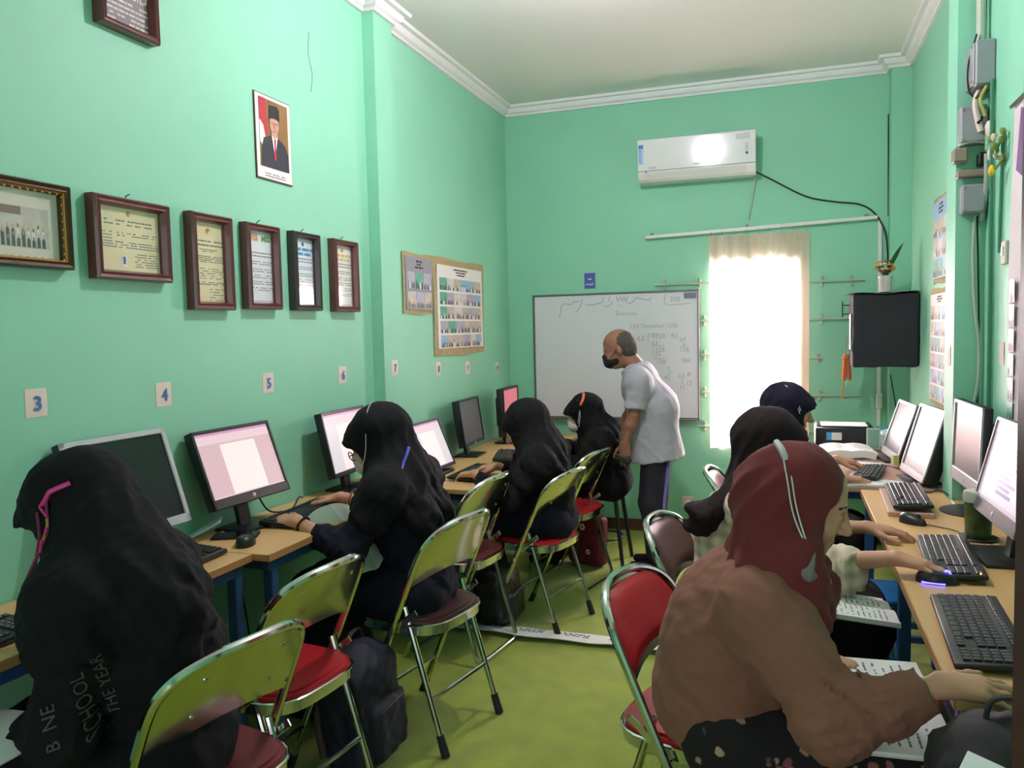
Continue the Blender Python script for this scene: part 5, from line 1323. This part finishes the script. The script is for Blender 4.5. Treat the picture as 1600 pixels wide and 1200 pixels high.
def band(r, w, d, rad, thick, m, name='bracelet'):
    d = nz(d); a = d.orthogonal().normalized(); b = d.cross(a); w = Vector(w)-r['org']
    return MB().tube([w+a*rad*math.cos(q)+b*rad*math.sin(q)*.85 for q in [k*PI/9 for k in range(18)]], thick, 6, closed=True).build(name, m, r['t'])
def decal(r, VF, text, size, center, ex, ey, m, name):
    """lettering printed on a garment: ex reading direction, ey letter-up direction, cast onto the cloth along their normal"""
    o = text_mesh(text, size, m, name, r['t'], (0, 0, 0), (0, 0, 0), ext=0); me = o.data; b = bvh_of(VF)
    bm = bmesh.new(); bm.from_mesh(me); bmesh.ops.triangulate(bm, faces=bm.faces)
    bmesh.ops.subdivide_edges(bm, edges=[e for e in bm.edges if e.calc_length() > size*.25], cuts=2, use_grid_fill=False); bm.to_mesh(me); bm.free()
    ex, ey, cc = nz(ex), nz(ey), Vector(center); nn = ex.cross(ey).normalized()
    for v in me.vertices:
        p = cc+ex*v.co.x+ey*v.co.y+nn*.5; h = b.ray_cast(p, -nn)
        q = h[0] if h[0] is not None else cc+ex*v.co.x+ey*v.co.y
        v.co = q+nn*.004-r['org']
    me.update(); return o

DN = (0, 0, 1)
# 1 nearest student on the left: black hood and jacket
p1 = person('student in black hood and jacket nearest the camera, pink mask cord behind the head', (-1.33, 1.45), (-1.585, 1.43, 1.10), (-.84, -.05, -.50), (-1.39, 1.46, .53),
            (-1.46, 1.29, .935), (-1.49, 1.58, .925), ((-1.42, 1.20, .68), (-1.60, 1.27, .63), (-1, .1, -.1), (0, -.5, 1), -1), ((-1.50, 1.64, .80), (-1.70, 1.74, .835), (-1, 0, -.15), DN, 1),
            top=BLACKF, fwd=(-1, 0), hs=1.06, brim=.035, cape=.165, cape_drop=.12, mid=(-1.385, 1.45, .76), torso_r=(.13, .15, .135), sleeve=.056, cw=.088, ca=.3, seed=3, amp=.008,
            hood_extra=lambda sd, r: sd.cone(V3(-1.48, 1.42, 1.05), V3(-1.37, 1.42, .90), .105, .125, .06).cone(V3(-1.40, 1.42, .92), V3(-1.335, 1.42, .76), .115, .095, .06))
mask_on(p1, MASKW, hs=1.05)
hb = p1['hood_bvh']
PK = mat('pink_cord', (206, 40, 130), .45); PKD = mat('dark_pink_cord', (116, 36, 70), .6)
cord(p1, [(-1.50, 1.30, 1.20), (-1.53, 1.28, 1.19), (-1.545, 1.27, 1.165), (-1.55, 1.26, 1.14)], .006, PK, 'mask_hook')
cord(p1, [(-1.55, 1.26, 1.15), (-1.555, 1.25, 1.12), (-1.57, 1.25, 1.08), (-1.60, 1.25, 1.01), (-1.65, 1.25, .97), (-1.645, 1.25, 1.02), (-1.61, 1.25, 1.07), (-1.57, 1.25, 1.11)], .0035, PKD, 'mask_cord')
for k in range(5): cord(p1, [(-1.548-.004*k, 1.25, 1.145-.016*k), (-1.556-.004*k, 1.25, 1.137-.016*k), (-1.549-.004*k, 1.25, 1.13-.016*k)], .003, GOLD if k % 2 else PK, 'chain_link', .008)
LET = mat('jacket_lettering', (74, 72, 64), .8)
tv, tf = p1['top']; hv, hf = p1['hood']; both = (np.concatenate([tv, hv]), np.concatenate([tf, hf+len(tv)]))
for txt, ctr, sz in (('B  NE', (-1.422, 1.2, .723), .036), ('SCHOOL', (-1.348, 1.2, .751), .036), ('THE YEAR', (-1.305, 1.2, .785), .032)):
    decal(p1, both, txt, sz, ctr, (-.2, -.05, .95), (-.76, -.6, -.19), LET, 'lettering')
# 2 student in glasses
p2 = person('student in black scarf and navy top with glasses and pale mask at the pink-lit monitor', (-1.31, 2.72), (-1.487, 2.72, 1.09), (-.84, -.22, -.48), (-1.325, 2.72, .53),
            (-1.385, 2.56, .925), (-1.39, 2.89, .925), ((-1.46, 2.43, .735), (-1.715, 2.50, .815), (-1, .12, .02), (.1, -.35, 1), -1, (.30, .55, .45)), ((-1.44, 2.95, .76), (-1.735, 2.85, .835), (-1, -.15, -.12), (-.2, .25, 1), 1, (.35, .6, .45)),
            top=NAVYF, bottom=NAVYF, fwd=(-1, 0), hs=1.05, open_face=(.105, .085, .066, .10), open2=((.115, 0, -.06), (.10, .084, .062)), brim=.045, cape=.165, cape_drop=.13, seed=11, cuffs=(.62, .62), torso_r=(.14, .135, .125), sleeve=.054, ca=.5,
            hood_extra=lambda sd, r: sd.cone(V3(-1.385, 2.68, .92), V3(-1.275, 2.66, .80), .085, .075, .05).cone(V3(-1.385, 2.78, .92), V3(-1.28, 2.79, .80), .085, .075, .05))
mask_on(p2, MASKG)
g2 = p2['g']; o2 = p2['org']
gl = MB()
for s in (-1, 1): gl.tube([g2(.105, s*.034, .0)+Vector(p2['ax'][1])*.024*math.cos(a)+Vector(p2['ax'][2])*.019*math.sin(a)-o2 for a in [k*PI/10 for k in range(20)]], .0022, 6, closed=True)
gl.tube([g2(.108, -.012, .002)-o2, g2(.108, .012, .002)-o2], .002, 6)
for s in (-1, 1): gl.tube([g2(.104, s*.058, .004)-o2, g2(.06, s*.074, .006)-o2], .002, 6)
gl.build('glasses', BLKPL, p2['t'])
for s in (1, -1): cord(p2, [g2(.08, s*.10, -.04), g2(.03, s*.12, .0), g2(-.02, s*.11, .07), g2(-.05, s*.06, .14), g2(-.06, 0, .16)], .0016, CORDW, off=.003)
cord(p2, [g2(-.13, .10, -.07), g2(-.09, .12, -.10), g2(-.03, .13, -.14)], .006, mat('blue_strap', (60, 70, 190), .5), 'blue_strap', .003)
band(p2, Vector((-1.715, 2.50, .815)).lerp(Vector((-1.46, 2.43, .735)), .12), (-1, .2, .3), .031, .0045, BLKPL); band(p2, Vector((-1.735, 2.85, .835)).lerp(Vector((-1.44, 2.95, .76)), .12), (-1, -.3, .2), .031, .0035, mat('bracelet_brown', (110, 74, 70), .6))
# 3 student in the middle of the left row
p3 = person('student in black scarf and black jacket typing in the middle of the left row', (-1.16, 3.93), (-1.285, 3.92, 1.005), (-.88, -.05, -.46), (-1.15, 3.93, .53),
            (-1.17, 3.77, .845), (-1.18, 4.10, .845), ((-1.30, 3.68, .66), (-1.535, 3.83, .765), (-1, .25, -.1), DN, -1), ((-1.28, 4.15, .70), (-1.49, 4.05, .77), (-1, -.1, -.1), DN, 1),
            top=BLACKF, bottom=NAVYF, fwd=(-1, 0), hs=1.04, brim=.012, cape=.16, cape_drop=.12, seed=21, cuffs=(.85, .9), open_face=(.11, .065, .058, .085), torso_r=(.145, .14, .125),
            hood_extra=lambda sd, r: sd.cone(V3(-1.19, 3.88, .90), V3(-1.10, 3.87, .76), .085, .07, .06))
# 4 student by the whiteboard
p4 = person('student in black scarf with white mask and orange cord seated by the whiteboard', (-1.08, 4.98), (-1.225, 4.95, .965), (-.90, -.25, -.34), (-1.05, 4.98, .535),
            (-1.09, 4.80, .80), (-1.10, 5.15, .80), ((-1.20, 4.74, .64), (-1.42, 4.80, .755), (-1, .1, 0), DN, -1), ((-1.2, 5.2, .65), (-1.42, 5.1, .755), (-1, -.1, 0), DN, 1),
            top=BLACKF, bottom=BLACKF, fwd=(-1, 0), hs=.97, brim=.025, cape=.155, cape_drop=.12, seed=31, torso_r=(.14, .135, .12))
mask_on(p4, MASKW, hs=.98)
g4 = p4['g']
cord(p4, [g4(.0, .10, .07), g4(-.03, .10, .10), g4(-.05, .05, .14)], .008, mat('orange_clip', (240, 110, 60), .5), 'cord_clip', .003)
for a in (0, .03): cord(p4, [g4(.07, .10, -.03-a), g4(.03, .11, .02-a*.5), g4(.0, .10, .07)], .002, CORDW, off=.003)

# 5 nearest student on the right: maroon scarf, brown top
def p5_top(sd, r):
    sd.cone(V3(-.17, 1.98, .60), V3(-.10, 1.98, .80), .155, .165, .06)
    sd.cone(V3(.07, 1.675, .70), V3(.165, 1.693, .733), .064, .056, .03)
    sd.cone(V3(-.05, 1.86, .875), V3(.02, 1.76, .79), .085, .066, .08)
def p5_hood(sd, r):
    g = r['g']
    sd.cone(g(-.07, -.03, -.03), V3(-.045, 1.86, .93), .075, .06, .05).cone(V3(.0, 1.84, .97), V3(.055, 1.82, .86), .05, .028, .04).cone(V3(.03, 1.84, 1.0), V3(.075, 1.84, .84), .045, .022, .04)
p5 = person('student in maroon scarf and brown top facing right in the foreground', (-.13, 1.98), (.035, 1.95, 1.09), (.93, -.03, -.34), (-.13, 1.98, .53),
            (-.055, 1.80, .875), (-.05, 2.14, .875), ((.095, 1.665, .695), (.285, 1.72, .785), (1, .12, .0), (0, -.25, 1), 1, (.2, .35, .3)), ((.00, 2.18, .70), (.075, 2.08, .672), (1, -.25, -.05), (0, .2, 1), -1, (.5, .6, .4)),
            top=BROWNF, bottom=FLORAL, hood=MAROONF, fwd=(1, 0), brim=-.03, cape=.12, cape_drop=.04, bun=.066, ca=0, cw=.055, pleat=.0042, seed=41, mid=(-.135, 1.975, .74), torso_r=(.135, .155, .135), sleeve=.057, cuffs=(.86, .9), amp=.0055, boost=((.13, 1.69, .72), .13, 2.6),
            open_face=(.100, .100, .072, .108), tops_extra=p5_top, hood_extra=p5_hood, open2=((.115, 0, -.065), (.105, .084, .062)))
g5 = p5['g']
for dz in (0, .012): cord(p5, [g5(-.075+dz, -.075, .09), g5(-.045+dz, -.13, .04), g5(-.0+dz, -.14, -.02), g5(.042, -.14, -.075)], .0018, CORDW, off=.003)
cord(p5, [g5(-.10, -.02, .11), g5(-.085, -.05, .105), g5(-.07, -.07, .09)], .008, mat('clip_grey', (190, 186, 184), .5), 'cord_clip', .004)
cmk = surf(p5['hood_bvh'], g5(.045, -.13, -.095), .004); cm2 = surf(p5['hood_bvh'], g5(.08, -.11, -.13), .006)
sd = SDF(); sd.cone(cmk+Vector(p5['ax'][2])*.03, cmk-Vector(p5['ax'][2])*.02, .004, .009, .01).cone(cmk-Vector(p5['ax'][2])*.015, cm2, .009, .008, .01); soft_object('chin_mask', sd.mesh(.005, folds(4, 60, .004)), mat('mask_grey', (128, 120, 116), .85), p5['t'], p5['org'])
# 6 student behind: dark brown scarf, plaid shirt
def p6_top(sd, r):
    sd.cone(V3(.10, 2.655, .745), V3(.175, 2.59, .75), .072, .05, .02, rip=(30, .12)).cone(V3(.15, 2.605, .75), V3(.20, 2.565, .752), .046, .062, .01, cap=True, rip=(22, .16))
    sd.cone(V3(-.19, 2.88, .56), V3(-.165, 2.88, .80), .135, .135, .06)
p6 = person('student in dark brown scarf and cream plaid shirt reaching for the lit mouse', (-.13, 2.90), (-.045, 2.87, 1.085), (.95, .05, -.26), (-.165, 2.90, .53),
            (-.115, 2.71, .89), (-.10, 3.06, .89), ((.095, 2.66, .745), (.300, 2.54, .812), (1, -.28, -.10), (.15, .0, 1), 1, (.25, .35, .3)), ((.05, 3.03, .765), (.255, 2.955, .80), (1, .05, -.05), (.1, 0, 1), -1, (.2, .35, .3)),
            top=PLAID, bottom=BLACKF, hood=DKBROWNF, fwd=(1, 0), brim=.02, cape=.14, cape_drop=.08, bun=.05, ca=0, cw=.06, seed=51, cuffs=(.5, .5), tops_extra=p6_top, open_face=(.115, .072, .06, .09),
            hood_extra=lambda sd, r: sd.cone(V3(-.10, 2.80, .97), V3(-.27, 2.77, .86), .06, .065, .04, (V3(.45, 0, .89), 2.4)).cone(V3(-.12, 2.80, .93), V3(-.30, 2.79, .80), .05, .05, .03, (V3(.5, 0, .86), 2.6)).cone(V3(-.08, 2.76, .93), V3(-.10, 2.70, .76), .065, .045, .05))
g6 = p6['g']
for dz in (0, .012): cord(p6, [g6(-.09, -.06, .05+dz), g6(-.03, -.11, .01+dz), g6(.04, -.11, -.04+dz)], .0022, CORDW, off=.003)
# 7 farthest student on the right
p7 = person('student in dark navy scarf farthest on the right side, one hand on the far keyboard', (-.10, 4.03), (.012, 4.0, 1.098), (.95, .05, -.22), (-.11, 4.03, .53),
            (-.07, 3.84, .89), (-.06, 4.20, .89), ((.08, 3.78, .70), (.24, 3.95, .785), (1, .2, 0), DN, 1), ((.08, 4.30, .76), (.235, 4.33, .815), (1, .05, -.12), (.1, 0, 1), -1, (.3, .45, .35)),
            top=DKNAVYF, bottom=BLACKF, hood=DKNAVYF, fwd=(1, 0), brim=.02, cape=.15, cape_drop=.10, seed=61, hs=.97)
g7 = p7['g']
for dz in (0, .014): cord(p7, [g7(-.05, -.06, .12), g7(.0, -.09, .07+dz), g7(.05, -.10, .0+dz)], .0022, CORDW, off=.003)
# 8 standing man leaning over
def man_top(sd, r):
    sd.cone(V3(-.80, 4.94, 1.02), V3(-.765, 4.95, .69), .145, .176, .03, cap=True)
    sd.cone(V3(-.90, 4.925, 1.235), V3(-.925, 4.92, 1.268), .07, .064, .02, cap=True)
pm = person('standing man in pale grey short-sleeved shirt and black mask leaning toward a student', (-.78, 4.95), (-.985, 4.905, 1.375), (-.90, -.12, -.40), (-.755, 4.95, .80),
            (-.845, 4.77, 1.185), (-.86, 5.09, 1.19), ((-.865, 4.745, .985), (-.925, 4.755, .815), (.02, .02, -1), (0, -1, 0), -1, (.25, .35, .3)), ((-.95, 5.12, .98), (-1.02, 5.10, .82), (-.3, 0, -1), (0, 1, 0), 1),
            skin=SKIND, top=SHIRTW, bottom=TROUS, hood=None, fwd=(-1, 0), hs=.97, mid=(-.76, 4.945, 1.0), torso_r=(.12, .145, .135), sleeve=.056, short=True, seed=71, tops_extra=man_top, skirt=False, amp=.004,
            legs=(((-.76, 4.87, .80), (-.785, 4.87, .43), (-.765, 4.865, .085)), ((-.76, 5.03, .80), (-.79, 5.03, .43), (-.77, 5.04, .085))))
gm_ = pm['g']; omn = pm['org']
mask_on(pm, MASKB, hs=.98)
sd = SDF(); sd.ell(gm_(-.030, 0, .030), (.085, .0775, .078), pm['ax'], .02).ell(gm_(-.05, 0, -.02), (.066, .074, .07), pm['ax'], .03); sd.ell(gm_(.045, 0, .05), (.075, .055, .085), pm['ax'], .02, sub=True)
soft_object('hair', sd.mesh(.005, folds(8, 90, .0015)), HAIR, pm['t'], omn)
for s in (-1, 1): MB().tube([gm_(.07, s*.062, -.03)-omn, gm_(.03, s*.077, -.01)-omn, gm_(.0, s*.084, .004)-omn], .002, 5).build('mask_loop', MASKB, pm['t'])
MB().tube(smoothpath([(-.675-omn.x, 4.86-omn.y, .78), (-.683-omn.x, 4.83-omn.y, .6), (-.70-omn.x, 4.80-omn.y, .43), (-.70-omn.x, 4.815-omn.y, .25), (-.705-omn.x, 4.82-omn.y, .12)], 4), .009, 6, flat=.5).build('side_stripe', PURPLE, pm['t'])

tag(MB().box((-.935, 4.75, .715), (.10, .03, .035), roty(R(20)), bev=.006).build('marker_eraser', BLKPL), 'small black eraser held in the lowered hand of the standing man', 'eraser')

# ---------------------------------------------------------------- papers held by the students
def open_book(label, loc, rot, w, d, th, pm_=PAPER):
    t = thing('open_book', label, 'book', loc, rot=rot)
    for s in (-1, 1):
        def f(u, v): x = u*w/2; return Vector((s*x, (v-.5)*d, th+.012*math.sin(PI*min(1, u*1.3))*(1-u*.5)-.002))
        fn = f if s > 0 else (lambda u, v: f(u, 1-v))
        pg = MB().sheet(fn, 10, 4, th).build('page_block', pm_, t)
        m = MB(); rg = random.Random(7+s)
        for c_ in range(3):
            for k in range(11):
                y0 = d*.40-k*d*.075; x0 = .06+c_*.29; tmp = MB(); words(tmp, 0, w*.5*.24, 0, d*.016, 0, .85, 0, rg)
                for q in range(0, len(tmp.V), 4):
                    m.quad([Vector((s*(x0*w/2)+(v.x if s > 0 else v.x-w*.12), y0+v.z, f(min(1, abs(s*(x0*w/2)+(v.x if s > 0 else v.x-w*.12))/(w/2)), .5).z+.0012)) for v in tmp.V[q:q+4]])
        tag(m.build('printed_text', INK, pg), kind='stuff')
    MB().box((0, 0, .001), (w*1.01, d*1.01, .003)).build('cover', PAPERG, t)
    return t
open_book('large open book on the floral lap in the right foreground', (.175, 1.90, .648), (R(0), R(-6), R(94)), .38, .27, .012)
open_book('open book lying on the lap of the student in the plaid shirt', (.19, 2.52, .655), (R(6), R(2), R(96)), .24, .20, .014)
pz = thing('paper_booklet', 'folded pale booklet drooping from the desk edge to the lap of the student in glasses', 'booklet', (-1.60, 2.60, .70))
def bl(A, B, C, D):
    A, B, C, D = [Vector(q)-V3(-1.60, 2.60, .70) for q in (A, B, C, D)]
    return lambda u, v: A.lerp(B, v).lerp(D.lerp(C, v), u)+V3(.02*math.sin(PI*u), -.01*math.sin(PI*u), .012*math.sin(PI*v))
MB().sheet(bl((-1.735, 2.57, .80), (-1.68, 2.66, .845), (-1.45, 2.62, .62), (-1.51, 2.50, .60)), 12, 8, .0012).build('left_sheet', PAPERG, pz)
MB().sheet(bl((-1.68, 2.66, .846), (-1.62, 2.74, .82), (-1.44, 2.70, .66), (-1.45, 2.62, .621)), 12, 6, .0012).build('right_sheet', PAPER, pz)
p_ = thing('lap_paper', 'white paper sheet on the lap of the middle student in the left row', 'paper', (-1.40, 3.80, .63))
MB().sheet(lambda u, v: Vector((.10-.22*u, -.10+.18*v, .02*math.sin(3*u)+.01*v)), 10, 4, .001).build('sheet', PAPER, p_)
lb = thing('lap_paper', 'white exercise paper held low at the bottom left corner', 'paper', (-1.58, 1.18, .655))
MB().sheet(lambda u, v: Vector((.09-.2*u, -.10+.2*v, .02*math.sin(2.5*u))), 8, 4, .004).build('sheet', PAPER, lb)
